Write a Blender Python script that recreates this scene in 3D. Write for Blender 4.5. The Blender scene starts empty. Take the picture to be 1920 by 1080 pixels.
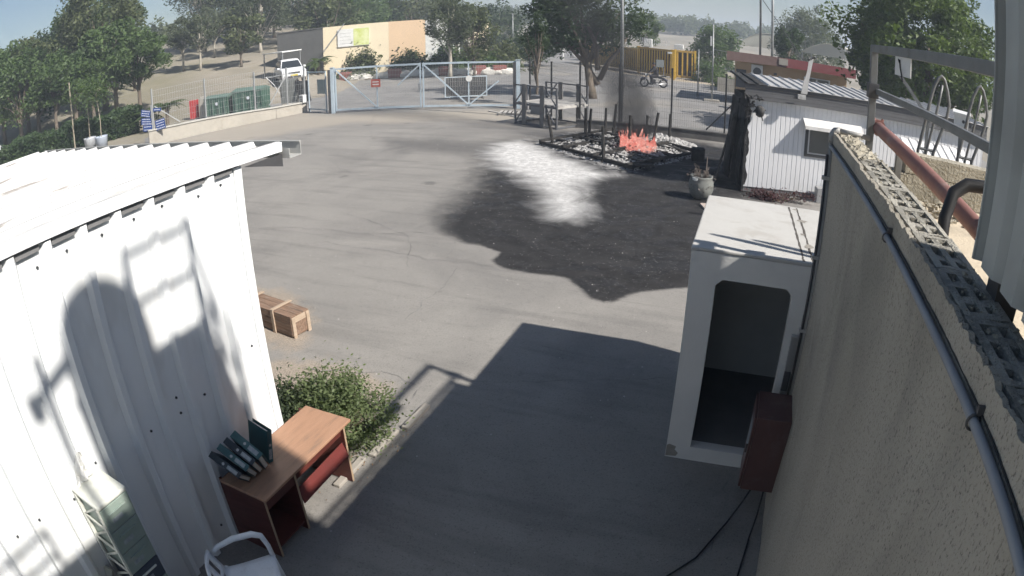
import bpy, bmesh, math, random
import numpy as np
from mathutils import Matrix, Vector

sc = bpy.context.scene
C = sc.collection
R = math.radians
PI = math.pi

# ------------------------------------------------------------------ camera
# a wide security-camera lens: polynomial fisheye, 98 degrees across
cam = bpy.data.cameras.new('camera')
camo = bpy.data.objects.new('camera', cam)
C.objects.link(camo)
sc.camera = camo
cam.type = 'PANO'
cam.panorama_type = 'FISHEYE_LENS_POLYNOMIAL'
cam.sensor_width = 36.0
cam.sensor_fit = 'HORIZONTAL'
FMM = 1229.73 * 36.0 / 1920.0
cam.fisheye_polynomial_k0 = 0.0
cam.fisheye_polynomial_k1 = -1.0 / FMM
cam.fisheye_polynomial_k2 = 0.0
cam.fisheye_polynomial_k3 = -0.12392 / FMM ** 3
cam.fisheye_polynomial_k4 = 0.0
cam.fisheye_fov = R(160)
cam.clip_start = 0.02
cam.clip_end = 5000
_m = Matrix.Rotation(0.37354, 4, 'Z') @ Matrix.Rotation(PI / 2 - 0.40680, 4, 'X') @ Matrix.Rotation(-0.00587, 4, 'Z')
_m.translation = (0, 0, 4.0)
camo.matrix_world = _m

# ------------------------------------------------------------------ sky, sun, exposure
SUN_EL = R(41.9)
SUN_AZ = R(-12.4)                 # angle from +X (counter-clockwise) of the direction TO the sun
world = bpy.data.worlds.new('World')
sc.world = world
world.use_nodes = True
wn = world.node_tree
wn.nodes.clear()
wo = wn.nodes.new('ShaderNodeOutputWorld')
bg = wn.nodes.new('ShaderNodeBackground')
sky = wn.nodes.new('ShaderNodeTexSky')
sky.sky_type = 'NISHITA'
sky.sun_disc = False
sky.sun_elevation = SUN_EL
sky.sun_rotation = PI / 2 - SUN_AZ
sky.altitude = 0
sky.air_density = 1.0
sky.dust_density = 0.8
sky.ozone_density = 1.5
wn.links.new(sky.outputs[0], bg.inputs[0])
bg.inputs[1].default_value = 0.05
wn.links.new(bg.outputs[0], wo.inputs[0])

sun = bpy.data.lights.new('sun', 'SUN')
sun.energy = 4.4
sun.angle = R(0.8)
sun.color = (1.0, 0.95, 0.88)
suno = bpy.data.objects.new('sun', sun)
C.objects.link(suno)
_d = Vector((math.cos(SUN_EL) * math.cos(SUN_AZ), math.cos(SUN_EL) * math.sin(SUN_AZ), math.sin(SUN_EL)))
suno.rotation_euler = _d.to_track_quat('Z', 'Y').to_euler()
suno.location = _d * 60

sc.view_settings.view_transform = 'Standard'
sc.view_settings.look = 'None'
sc.view_settings.exposure = 0.78
sc.view_settings.gamma = 1.0
sc.view_settings.use_curve_mapping = False
sc.render.engine = 'CYCLES'
sc.cycles.use_denoising = True
sc.cycles.max_bounces = 5
sc.cycles.diffuse_bounces = 3
sc.cycles.transparent_max_bounces = 24
sc.cycles.volume_bounces = 1
sc.cycles.volume_step_rate = 3.0
sc.cycles.use_adaptive_sampling = True
sc.cycles.adaptive_threshold = 0.035
sc.cycles.use_light_tree = False
sc.cycles.caustics_reflective = False
sc.cycles.caustics_refractive = False

# ------------------------------------------------------------------ materials
def nd(t, kind, **kw):
    n = t.nodes.new(kind)
    for k, v in kw.items():
        setattr(n, k, v)
    return n

def lk(t, a, b):
    t.links.new(a, b)

def mixc(t, fac, a, b, blend='MIX'):
    m = nd(t, 'ShaderNodeMix', data_type='RGBA', blend_type=blend)
    for s, v in ((m.inputs[0], fac), (m.inputs[6], a), (m.inputs[7], b)):
        if isinstance(v, (int, float)):
            s.default_value = v
        elif isinstance(v, tuple):
            s.default_value = (*v[:3], 1)
        else:
            lk(t, v, s)
    return m.outputs[2]

def math_(t, op, a, b=None, c=None, clamp=False):
    m = nd(t, 'ShaderNodeMath', operation=op, use_clamp=clamp)
    for i, v in enumerate((a, b, c)):
        if v is None:
            continue
        if isinstance(v, (int, float)):
            m.inputs[i].default_value = v
        else:
            lk(t, v, m.inputs[i])
    return m.outputs[0]

def noise(t, vec, scale, detail=4, rough=.55, dist=0.0):
    n = nd(t, 'ShaderNodeTexNoise')
    n.inputs['Scale'].default_value = scale
    n.inputs['Detail'].default_value = detail
    n.inputs['Roughness'].default_value = rough
    n.inputs['Distortion'].default_value = dist
    if vec is not None:
        lk(t, vec, n.inputs['Vector'])
    return n.outputs[0]

def ramp(t, fac, lo, hi):
    m = nd(t, 'ShaderNodeMapRange', interpolation_type='SMOOTHSTEP')
    m.inputs[1].default_value = lo
    m.inputs[2].default_value = hi
    lk(t, fac, m.inputs[0])
    return m.outputs[0]

def newmat(name):
    m = bpy.data.materials.new(name)
    m.use_nodes = True
    t = m.node_tree
    b = t.nodes['Principled BSDF']
    return m, t, b

MATS = {}

def mat(name, col, rough=.7, metal=0.0, col2=None, scale=3.0, var=.5, bump=.0, bscale=30.0, grime=None, gscale=1.2, gamt=.5, spec=.4, stretch=(1, 1, 1), glo=.5, ghi=.72):
    """plain surface: two tones mixed by noise, patches of grime, fine bump"""
    if name in MATS:
        return MATS[name]
    m, t, b = newmat(name)
    tc = nd(t, 'ShaderNodeTexCoord')
    mp = nd(t, 'ShaderNodeMapping')
    mp.inputs['Scale'].default_value = stretch
    lk(t, tc.outputs['Object'], mp.inputs['Vector'])
    v = mp.outputs[0]
    if col2 is None:
        col2 = tuple(c * .72 for c in col)
    n1 = noise(t, v, scale, 3, .65)
    c = mixc(t, math_(t, 'MULTIPLY', ramp(t, n1, .3, .75), var), col, col2)
    if grime:
        n2 = noise(t, v, gscale, 4, .7, .4)
        c = mixc(t, math_(t, 'MULTIPLY', ramp(t, n2, glo, ghi), gamt), c, grime)
    lk(t, c, b.inputs['Base Color'])
    lk(t, math_(t, 'MULTIPLY_ADD', n1, .25, rough - .12, clamp=True), b.inputs['Roughness'])
    b.inputs['Metallic'].default_value = metal
    b.inputs['Specular IOR Level'].default_value = spec
    if bump:
        bp = nd(t, 'ShaderNodeBump')
        bp.inputs['Strength'].default_value = bump
        bp.inputs['Distance'].default_value = .02
        lk(t, noise(t, v, bscale, 2, .65), bp.inputs['Height'])
        lk(t, bp.outputs[0], b.inputs['Normal'])
    MATS[name] = m
    return m

def leafmat(name, col, col2, trans=.35, rough=.55):
    if name in MATS:
        return MATS[name]
    m, t, b = newmat(name)
    at = nd(t, 'ShaderNodeAttribute', attribute_name='tone')
    tc = nd(t, 'ShaderNodeTexCoord')
    n = noise(t, tc.outputs['Object'], .8, 1)
    f = math_(t, 'MULTIPLY_ADD', n, .6, math_(t, 'MULTIPLY', at.outputs['Fac'], .7), clamp=True)
    f = math_(t, 'SUBTRACT', f, .15, clamp=True)
    c = mixc(t, f, col, col2)
    lk(t, c, b.inputs['Base Color'])
    b.inputs['Roughness'].default_value = rough
    b.inputs['Specular IOR Level'].default_value = .35
    tr = nd(t, 'ShaderNodeBsdfTranslucent')
    lk(t, mixc(t, .5, c, (col2[0] * 1.3, col2[1] * 1.4, col2[2] * .8)), tr.inputs[0])
    mx = nd(t, 'ShaderNodeMixShader')
    mx.inputs[0].default_value = trans
    lk(t, b.outputs[0], mx.inputs[1])
    lk(t, tr.outputs[0], mx.inputs[2])
    lk(t, mx.outputs[0], t.nodes['Material Output'].inputs[0])
    MATS[name] = m
    return m

# ------------------------------------------------------------------ mesh helpers
class MB:
    def __init__(s):
        s.v = []
        s.f = []

    def add(s, vs, fs):
        o = len(s.v)
        s.v += [tuple(p) for p in vs]
        s.f += [tuple(i + o for i in f) for f in fs]
        return s

    def box(s, c, d, rz=0.0, rx=0.0, ry=0.0):
        x, y, z = d[0] / 2, d[1] / 2, d[2] / 2
        vs = [Vector((i * x, j * y, k * z)) for k in (-1, 1) for j in (-1, 1) for i in (-1, 1)]
        if rz or rx or ry:
            m = Matrix.Rotation(rz, 3, 'Z') @ Matrix.Rotation(ry, 3, 'Y') @ Matrix.Rotation(rx, 3, 'X')
            vs = [m @ v for v in vs]
        vs = [(v.x + c[0], v.y + c[1], v.z + c[2]) for v in vs]
        return s.add(vs, [(0, 2, 3, 1), (4, 5, 7, 6), (0, 1, 5, 4), (2, 6, 7, 3), (0, 4, 6, 2), (1, 3, 7, 5)])

    def mm(s, lo, hi):
        return s.box([(a + b) / 2 for a, b in zip(lo, hi)], [abs(b - a) for a, b in zip(lo, hi)])

    def bar(s, p0, p1, w, h=None, up=(0, 0, 1)):
        h = h or w
        p0 = Vector(p0); p1 = Vector(p1)
        d = (p1 - p0).normalized()
        u = Vector(up)
        if abs(d.dot(u)) > .97:
            u = Vector((1, 0, 0))
        a = d.cross(u).normalized()
        b = a.cross(d).normalized()
        vs = []
        for p in (p0, p1):
            for i, j in ((-1, -1), (1, -1), (1, 1), (-1, 1)):
                vs.append(p + a * (i * w / 2) + b * (j * h / 2))
        return s.add(vs, [(0, 1, 2, 3), (7, 6, 5, 4), (0, 4, 5, 1), (1, 5, 6, 2), (2, 6, 7, 3), (3, 7, 4, 0)])

    def tube(s, pts, r, n=8, cap=True):
        pts = [Vector(p) for p in pts]
        rs = r if isinstance(r, (list, tuple)) else [r] * len(pts)
        prev = None
        o = len(s.v)
        for i, p in enumerate(pts):
            if i == 0:
                d = pts[1] - pts[0]
            elif i == len(pts) - 1:
                d = pts[-1] - pts[-2]
            else:
                d = (pts[i + 1] - pts[i]).normalized() + (pts[i] - pts[i - 1]).normalized()
            d.normalize()
            if prev is None:
                u = Vector((0, 0, 1)) if abs(d.z) < .9 else Vector((1, 0, 0))
                a = d.cross(u).normalized()
            else:
                a = (prev - d * prev.dot(d)).normalized()
            prev = a
            b = d.cross(a)
            for k in range(n):
                q = p + a * (rs[i] * math.cos(2 * PI * k / n)) + b * (rs[i] * math.sin(2 * PI * k / n))
                s.v.append(tuple(q))
        for i in range(len(pts) - 1):
            for k in range(n):
                k2 = (k + 1) % n
                s.f.append((o + i * n + k, o + i * n + k2, o + (i + 1) * n + k2, o + (i + 1) * n + k))
        if cap:
            s.f.append(tuple(o + k for k in reversed(range(n))))
            s.f.append(tuple(o + (len(pts) - 1) * n + k for k in range(n)))
        return s

    def cyl(s, p0, p1, r0, r1=None, n=12):
        return s.tube([p0, p1], [r0, r0 if r1 is None else r1], n)

    def lathe(s, c, prof, n=20):
        o = len(s.v)
        for r, z in prof:
            for k in range(n):
                s.v.append((c[0] + r * math.cos(2 * PI * k / n), c[1] + r * math.sin(2 * PI * k / n), c[2] + z))
        for i in range(len(prof) - 1):
            for k in range(n):
                k2 = (k + 1) % n
                s.f.append((o + i * n + k, o + i * n + k2, o + (i + 1) * n + k2, o + (i + 1) * n + k))
        s.f.append(tuple(o + k for k in reversed(range(n))))
        s.f.append(tuple(o + (len(prof) - 1) * n + k for k in range(n)))
        return s

    def prism(s, poly, a, b, axis='y'):
        """poly in the plane across the axis, extruded from a to b. axis y: poly=(x,z); x: poly=(y,z); z: poly=(x,y)"""
        def P(u, v, w):
            return {'y': (u, w, v), 'x': (w, u, v), 'z': (u, v, w)}[axis]
        n = len(poly)
        vs = [P(u, v, a) for u, v in poly] + [P(u, v, b) for u, v in poly]
        fs = [tuple(range(n)), tuple(range(2 * n - 1, n - 1, -1))] + [(i, n + i, n + (i + 1) % n, (i + 1) % n) for i in range(n)]
        return s.add(vs, fs)

    def build(s, name, m, parent=None, smooth=False, bevel=0.0, fix=True):
        me = bpy.data.meshes.new(name)
        me.from_pydata(s.v, [], s.f)
        if fix:
            bm = bmesh.new()
            bm.from_mesh(me)
            bmesh.ops.recalc_face_normals(bm, faces=bm.faces)
            bm.to_mesh(me)
            bm.free()
        o = bpy.data.objects.new(name, me)
        C.objects.link(o)
        if m:
            me.materials.append(m)
        if smooth:
            for p in me.polygons:
                p.use_smooth = True
        if bevel:
            md = o.modifiers.new('bevel', 'BEVEL')
            md.width = bevel
            md.segments = 2
            md.limit_method = 'ANGLE'
        if parent:
            o.parent = parent
        return o

def tag(o, label, cat, group=None):
    o['label'] = label
    o['category'] = cat
    if group:
        o['group'] = group
    return o

def thing(name, label, cat, loc=(0, 0, 0), rz=0.0, group=None):
    o = bpy.data.objects.new(name, None)
    C.objects.link(o)
    o.location = loc
    o.rotation_euler = (0, 0, rz)
    o.empty_display_size = .2
    return tag(o, label, cat, group)

def struct(o):
    o['kind'] = 'structure'
    return o

def stuff(o):
    o['kind'] = 'stuff'
    return o

def copy_part(o, parent, loc=None, rz=None):
    c = o.copy()
    C.objects.link(c)
    c.parent = parent
    if loc is not None:
        c.location = loc
    if rz is not None:
        c.rotation_euler = (0, 0, rz)
    return c

def copy_tree(o, parent=None):
    c = o.copy()
    C.objects.link(c)
    c.parent = parent
    for ch in list(o.children):
        copy_tree(ch, c)
    return c

def smooth_by_angle(o, deg=40):
    for p in o.data.polygons:
        p.use_smooth = True
    try:
        o.data.set_sharp_from_angle(angle=R(deg))
    except Exception:
        pass
    return o

def np_mesh(name, verts, quads, m, parent=None, tone=None):
    """quads from numpy arrays; optional per-face tone attribute"""
    me = bpy.data.meshes.new(name)
    nv, nq = len(verts), len(quads)
    me.vertices.add(nv)
    me.vertices.foreach_set('co', np.asarray(verts, np.float32).ravel())
    me.loops.add(nq * 4)
    me.loops.foreach_set('vertex_index', np.asarray(quads, np.int32).ravel())
    me.polygons.add(nq)
    me.polygons.foreach_set('loop_start', np.arange(nq, dtype=np.int32) * 4)
    me.update(calc_edges=True)
    if tone is not None:
        a = me.attributes.new('tone', 'FLOAT', 'FACE')
        a.data.foreach_set('value', np.asarray(tone, np.float32))
    o = bpy.data.objects.new(name, me)
    C.objects.link(o)
    me.materials.append(m)
    if parent:
        o.parent = parent
    return o

def leaf_quads(cent, size, rng, up=.5, aspect=2.0, droop=0.0):
    """a bent leaf-shaped quad at each centre"""
    n = len(cent)
    d = rng.normal(size=(n, 3))
    d[:, 2] = d[:, 2] * .6 - droop
    d /= np.linalg.norm(d, axis=1)[:, None]
    u = rng.normal(size=(n, 3))
    u[:, 2] += up
    s = np.cross(d, u)
    s /= np.linalg.norm(s, axis=1)[:, None] + 1e-6
    L = size * rng.uniform(.6, 1.35, n)[:, None]
    W = L / aspect
    nrm = np.cross(s, d)
    p0 = cent - d * L * .5
    p1 = cent + s * W * .5 + nrm * L * .06
    p2 = cent + d * L * .5 - nrm * L * .08
    p3 = cent - s * W * .5 + nrm * L * .06
    v = np.stack([p0, p1, p2, p3], 1).reshape(-1, 3)
    q = np.arange(n * 4).reshape(-1, 4)
    return v, q

def terrain(x, y):
    """the ground rises gently to the field on the left beyond the gate road"""
    r = math.hypot(x, y)
    az = math.degrees(math.atan2(x, y))
    w = min(1, max(0, (-35.5 - az) / 5.0))
    w = w * w * (3 - 2 * w)
    far = max(0, min(1, (-100 - az) / 12.0))
    h = .125 * max(0, min(r, 95) - 42.5) + .02 * max(0, min(r, 300) - 95)
    h2 = 5.4 * min(1, max(0, (r - 110) / 150.0)) if -34 < az < 14 else 0.0
    return w * h * (1 - far) + h2 * min(1, max(0, (az + 34) / 3)) * min(1, max(0, (14 - az) / 3))

def pol(az, r):
    a = R(az)
    return r * math.sin(a), r * math.cos(a)
# ------------------------------------------------------------------ the ground
def sd_poly(px, py, poly):
    """signed distance to a polygon, positive inside (numpy)"""
    n = len(poly)
    d = np.full(px.shape, 1e9)
    ins = np.zeros(px.shape, bool)
    for i in range(n):
        ax, ay = poly[i]
        bx, by = poly[(i + 1) % n]
        ex, ey = bx - ax, by - ay
        t = np.clip(((px - ax) * ex + (py - ay) * ey) / (ex * ex + ey * ey + 1e-12), 0, 1)
        d = np.minimum(d, np.hypot(px - ax - t * ex, py - ay - t * ey))
        c = ((ay > py) != (by > py)) & (px < (bx - ax) * (py - ay) / (by - ay + 1e-12) + ax)
        ins ^= c
    return np.where(ins, d, -d)

# earth: one sheet out to the horizon
rings = [0, 6, 12, 18, 24, 30, 34, 38, 41, 43, 45, 48, 52, 57, 63, 70, 78, 86, 95, 106, 120, 140, 170, 210, 270, 360, 500, 700]
NA = 180
gv = [(0, 0, -.012)]
gf = []
for ri, r in enumerate(rings[1:]):
    for k in range(NA):
        a = 2 * PI * k / NA
        x, y = r * math.sin(a), r * math.cos(a)
        gv.append((x, y, terrain(x, y) - .012))
for k in range(NA):
    gf.append((0, 1 + (k + 1) % NA, 1 + k))
for ri in range(len(rings) - 2):
    for k in range(NA):
        a, b = 1 + ri * NA + k, 1 + ri * NA + (k + 1) % NA
        gf.append((a, b, b + NA, a + NA))
m, t, b = newmat('dry_earth')
tc = nd(t, 'ShaderNodeTexCoord')
o_ = tc.outputs['Object']
n1 = noise(t, o_, .06, 4, .6)
n2 = noise(t, o_, .9, 4, .7)
c = mixc(t, ramp(t, n1, .4, .62), (.31, .275, .225), (.225, .203, .163))
c = mixc(t, math_(t, 'MULTIPLY', ramp(t, n2, .52, .7), .55), c, (.19, .165, .10))
n3 = noise(t, o_, .018, 5, .6)
c = mixc(t, math_(t, 'MULTIPLY', ramp(t, n3, .55, .7), .7), c, (.17, .16, .08))
lk(t, c, b.inputs['Base Color'])
b.inputs['Roughness'].default_value = .95
bp = nd(t, 'ShaderNodeBump')
bp.inputs['Strength'].default_value = .6
bp.inputs['Distance'].default_value = .06
lk(t, noise(t, o_, 3.5, 3, .7), bp.inputs['Height'])
lk(t, bp.outputs[0], b.inputs['Normal'])
mb = MB()
mb.v, mb.f = gv, gf
earth = struct(mb.build('ground', m, smooth=True))

# road outside the gate
m, t, b = newmat('worn_asphalt')
tc = nd(t, 'ShaderNodeTexCoord')
o_ = tc.outputs['Object']
c = mixc(t, ramp(t, noise(t, o_, .35, 4, .6), .35, .7), (.245, .238, .23), (.185, .18, .175))
c = mixc(t, math_(t, 'MULTIPLY', ramp(t, noise(t, o_, 9, 2, .7), .5, .75), .35), c, (.12, .118, .115))
c = mixc(t, math_(t, 'MULTIPLY', ramp(t, noise(t, o_, .12, 3, .6, .5), .52, .68), .5), c, (.36, .32, .26))
lk(t, c, b.inputs['Base Color'])
b.inputs['Roughness'].default_value = .9
road_poly = [(-29, 20.5), (-31, 26), (-30, 31), (-30.5, 38), (-32.3, 43.6), (-26, 44.6), (-20, 48.6), (-22.5, 60), (-31, 90), (-46, 140), (-40, 142), (-26, 95), (-18.6, 69), (-10.6, 58.4), (-4.6, 53.8), (3, 51), (14, 42), (14, 26.2), (-2, 24.25), (-7, 24.25), (-10.8, 28.5), (-20, 25.9), (-22.2, 26.2), (-22.6, 24.6), (-26, 18.4)]
mb = MB()
mb.add([(x, y, .001) for x, y in road_poly], [tuple(range(len(road_poly)))])
struct(mb.build('road', m))
# driveway edge: bare pale verge between the road and the yellow gate
mb = MB()
mb.add([(x, y, .005) for x, y in [(-18.4, 68.4), (-10.4, 57.6), (-5, 53.4), (-1, 52.2), (-1, 51), (-6, 51.6), (-11.4, 55), (-19.6, 66.2)]], [tuple(range(8))])
struct(mb.build('verge', mat('verge_dust', (.40, .34, .26), .95, col2=(.28, .24, .18), scale=.8)))

# the yard: asphalt with soot, ash and dust stains
SOOT = [(-7.96,18.21),(-7.17,15.95),(-6.48,13.76),(-6.23,11.63),(-5.74,10.81),(-4.99,10.27),(-4.65,10.27),(-4.15,10.03),(-4.13,9.59),(-3.8,9.35),(-3.27,9.29),(-2.77,9.36),(-2.42,9.01),(-2.14,8.68),(-1.84,8.59),(-1.68,8.93),(-1.47,9.21),(-1.17,9.38),(-0.77,9.63),(-0.3,12.45),(-0.1,15.54),(0.9,16.5),(0.6,19.84),(0.2,22.6),(-2.26,23.6),(-3.42,24.21),(-4.67,24.21),(-6.15,24.2),(-6.72,22.53),(-7.02,20.72),(-7.32,19.96),(-7.76,19.4)]
SMUDGE = [(-13.42,20.17),(-11.93,20.02),(-10.16,19.93),(-8.81,20.3),(-8.18,20.95),(-7.79,22.06),(-6.98,20.31),(-7.56,18.89),(-7.47,17.19),(-8.73,17.47),(-10.53,17.64),(-12.25,18.55)]
ASH = [(-7.8,18.08),(-8.03,19.5),(-7.7,20.46),(-6.64,19.43),(-5.4,18.15),(-4.38,17.05),(-3.62,16.7),(-4.13,15.81),(-4.17,15.07),(-3.59,13.46),(-3.48,12.39),(-3.9,12.47),(-4.51,13.75),(-5.26,14.92),(-6.25,16.0),(-7.02,16.72)]
ASH2 = [(-7.14,20.24),(-6.72,22.53),(-5.96,24.0),(-4.3,24.1),(-3.18,23.7),(-2.03,22.65),(-2.02,20.73),(-2.68,19.21),(-3.11,17.1),(-3.9,17.28),(-5.07,18.13),(-6.16,18.96)]
DIRT = [(-5.6,5.2),(-4.87,5.65),(-4.15,5.7),(-3.66,5.6),(-3.54,5.3),(-3.42,4.54),(-3.23,3.82),(-3.52,3.77),(-3.83,3.8),(-4.6,3.7)]
DIRT2 = [(-8.31,7.06),(-6.64,7.42),(-5.78,6.89),(-5.15,6.04),(-5.16,5.55),(-5.68,5.47),(-7.23,5.5)]
SANDG = [(-25.12,18.35),(-24.31,21.76),(-21.64,26.23),(-18.66,25.29),(-14.7,26.72),(-10.66,27.99),(-8.89,25.21),(-9.19,23.56),(-12.73,23.6),(-16.58,22.9),(-18.84,19.31),(-19.88,17.07)]
xs = np.arange(-26.5, 8.01, .13)
ys = np.arange(-4.0, 28.9, .13)
GX, GY = np.meshgrid(xs, ys)
nx_, ny_ = len(xs), len(ys)
gz = .006 + .0 * GX
verts = np.stack([GX.ravel(), GY.ravel(), gz.ravel()], 1)
ii, jj = np.meshgrid(np.arange(nx_ - 1), np.arange(ny_ - 1))
q0 = (jj * nx_ + ii).ravel()
quads = np.stack([q0, q0 + 1, q0 + 1 + nx_, q0 + nx_], 1)
cx = GX.ravel()[quads].mean(1)
cy = GY.ravel()[quads].mean(1)
YARD = [(-27, -4), (9, -4), (9, 24.4), (-6.6, 24.4), (-10.8, 28.45), (-19.9, 26.0), (-21.9, 26.3), (-22.35, 24.7), (-25.7, 18.35), (-27, 17)]
quads = quads[sd_poly(cx, cy, YARD) > 0]
soot_d = sd_poly(GX.ravel(), GY.ravel(), SOOT)
near = np.clip((GY.ravel() - 10.2) / 2.2, 0, 1)
soft = .07 + .75 * near
smud_d = sd_poly(GX.ravel(), GY.ravel(), SMUDGE)
ash_d = sd_poly(GX.ravel(), GY.ravel(), ASH)
ash2_d = sd_poly(GX.ravel(), GY.ravel(), ASH2)
dirt_d = np.maximum(sd_poly(GX.ravel(), GY.ravel(), DIRT), sd_poly(GX.ravel(), GY.ravel(), DIRT2) - .1)
sand_d = sd_poly(GX.ravel(), GY.ravel(), SANDG)

m, t, b = newmat('yard_asphalt')
tc = nd(t, 'ShaderNodeTexCoord')
o_ = tc.outputs['Object']
def attr(nm):
    return nd(t, 'ShaderNodeAttribute', attribute_name=nm).outputs['Fac']
nA = noise(t, o_, .28, 4, .62, .6)
nB = noise(t, o_, 2.2, 4, .7)
nC = noise(t, o_, 55, 2, .7)
nD = noise(t, o_, .9, 3, .65, 1.2)
mp = nd(t, 'ShaderNodeMapping')
mp.inputs['Rotation'].default_value = (0, 0, R(38))
mp.inputs['Scale'].default_value = (.25, 2.2, 1)
lk(t, o_, mp.inputs[0])
nT = noise(t, mp.outputs[0], 1.1, 3, .65, .3)
c = mixc(t, ramp(t, nA, .36, .66), (0.280, 0.265, 0.244), (0.211, 0.201, 0.188))
c = mixc(t, math_(t, 'MULTIPLY', ramp(t, nT, .48, .70), .42), c, (0.142, 0.136, 0.129))
nP = noise(t, o_, 6.5, 3, .7)
c = mixc(t, math_(t, 'MULTIPLY', ramp(t, nP, .55, .75), .28), c, (0.129, 0.123, 0.116))
c = mixc(t, math_(t, 'MULTIPLY', ramp(t, nD, .56, .72), .35), c, (0.288, 0.273, 0.249))
c = mixc(t, math_(t, 'MULTIPLY', ramp(t, nC, .52, .78), .65), c, (0.095, 0.091, 0.086))
c = mixc(t, math_(t, 'MULTIPLY', ramp(t, nC, .42, .2), .35), c, (0.361, 0.344, 0.318))
vo = nd(t, 'ShaderNodeTexVoronoi', feature='F1')
vo.inputs['Scale'].default_value = .55
lk(t, o_, vo.inputs['Vector'])
spots = math_(t, 'MULTIPLY', ramp(t, math_(t, 'MULTIPLY_ADD', nB, .25, vo.outputs['Distance']), .26, .18), .55)
c = mixc(t, spots, c, (0.095, 0.093, 0.090))
# sand by the gate and the low wall
sandm = ramp(t, math_(t, 'MULTIPLY_ADD', nA, 3.2, math_(t, 'SUBTRACT', attr('sand_d'), 1.6)), -.8, 1.2)
c = mixc(t, math_(t, 'MULTIPLY', sandm, .75), c, (.37, .33, .275))
# dirt strip by the bush
dm = ramp(t, math_(t, 'MULTIPLY_ADD', nB, .9, math_(t, 'SUBTRACT', attr('dirt_d'), .45)), -.12, .25)
dirtc = mixc(t, ramp(t, nC, .35, .7), (.40, .335, .265), (.23, .19, .15))
c = mixc(t, math_(t, 'MULTIPLY', dm, .8), c, dirtc)
# grey smudge
sm = ramp(t, math_(t, 'MULTIPLY_ADD', nA, 1.8, math_(t, 'SUBTRACT', attr('smud_d'), .9)), -.6, .9)
c = mixc(t, math_(t, 'MULTIPLY', sm, .62), c, (.085, .083, .082))
# soot
sd = math_(t, 'MULTIPLY_ADD', math_(t, 'SUBTRACT', nB, .5), math_(t, 'MULTIPLY', attr('soft'), 1.6), attr('soot_d'))
sd = math_(t, 'ADD', sd, math_(t, 'MULTIPLY', math_(t, 'SUBTRACT', noise(t, o_, 7, 5, .7), .5), .12))
so = ramp(t, math_(t, 'DIVIDE', sd, attr('soft')), -.9, .9)
flk = noise(t, o_, 15, 3, .8)
flm = math_(t, 'MULTIPLY', ramp(t, flk, .57, .70), ramp(t, nD, .36, .60))
sootc = mixc(t, ramp(t, nB, .3, .75), (.009, .009, .010), (.028, .027, .028))
sootc = mixc(t, math_(t, 'MULTIPLY', flm, .7), sootc, (.20, .195, .19))
c = mixc(t, math_(t, 'MULTIPLY', so, .97), c, sootc)
# ash on top of the soot
nE = noise(t, o_, 5.5, 4, .75, .4)
ad = math_(t, 'MULTIPLY_ADD', math_(t, 'SUBTRACT', nD, .5), 1.1, attr('ash_d'))
ad = math_(t, 'ADD', ad, math_(t, 'MULTIPLY', math_(t, 'SUBTRACT', nE, .5), .55))
am = ramp(t, ad, -.6, .55)
c = mixc(t, math_(t, 'MULTIPLY', am, .93), c, mixc(t, ramp(t, nE, .3, .65), (.74, .73, .71), (.46, .45, .44)))
ad2 = math_(t, 'MULTIPLY_ADD', math_(t, 'SUBTRACT', nE, .52), 3.0, attr('ash2_d'))
am2 = math_(t, 'MULTIPLY', ramp(t, ad2, -.1, .4), ramp(t, attr('ash2_d'), -.7, 0.2))
c = mixc(t, math_(t, 'MULTIPLY', am2, .8), c, mixc(t, ramp(t, nC, .3, .65), (.55, .54, .53), (.16, .155, .15)))
lk(t, c, b.inputs['Base Color'])
lk(t, math_(t, 'MULTIPLY_ADD', math_(t, 'MULTIPLY', so, ramp(t, nD, .45, .6)), -.30, .9), b.inputs['Roughness'])
b.inputs['Specular IOR Level'].default_value = .3
bp = nd(t, 'ShaderNodeBump')
bp.inputs['Strength'].default_value = .45
bp.inputs['Distance'].default_value = .012
lk(t, math_(t, 'ADD', nC, math_(t, 'MULTIPLY', nB, 1.5)), bp.inputs['Height'])
lk(t, bp.outputs[0], b.inputs['Normal'])
yard = np_mesh('yard_pavement', verts, quads, m)
for nm, arr in (('soot_d', soot_d), ('soft', soft), ('smud_d', smud_d), ('ash_d', ash_d), ('ash2_d', ash2_d), ('dirt_d', dirt_d), ('sand_d', sand_d)):
    a = yard.data.attributes.new(nm, 'FLOAT', 'POINT')
    a.data.foreach_set('value', arr.astype(np.float32))
struct(yard)

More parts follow.
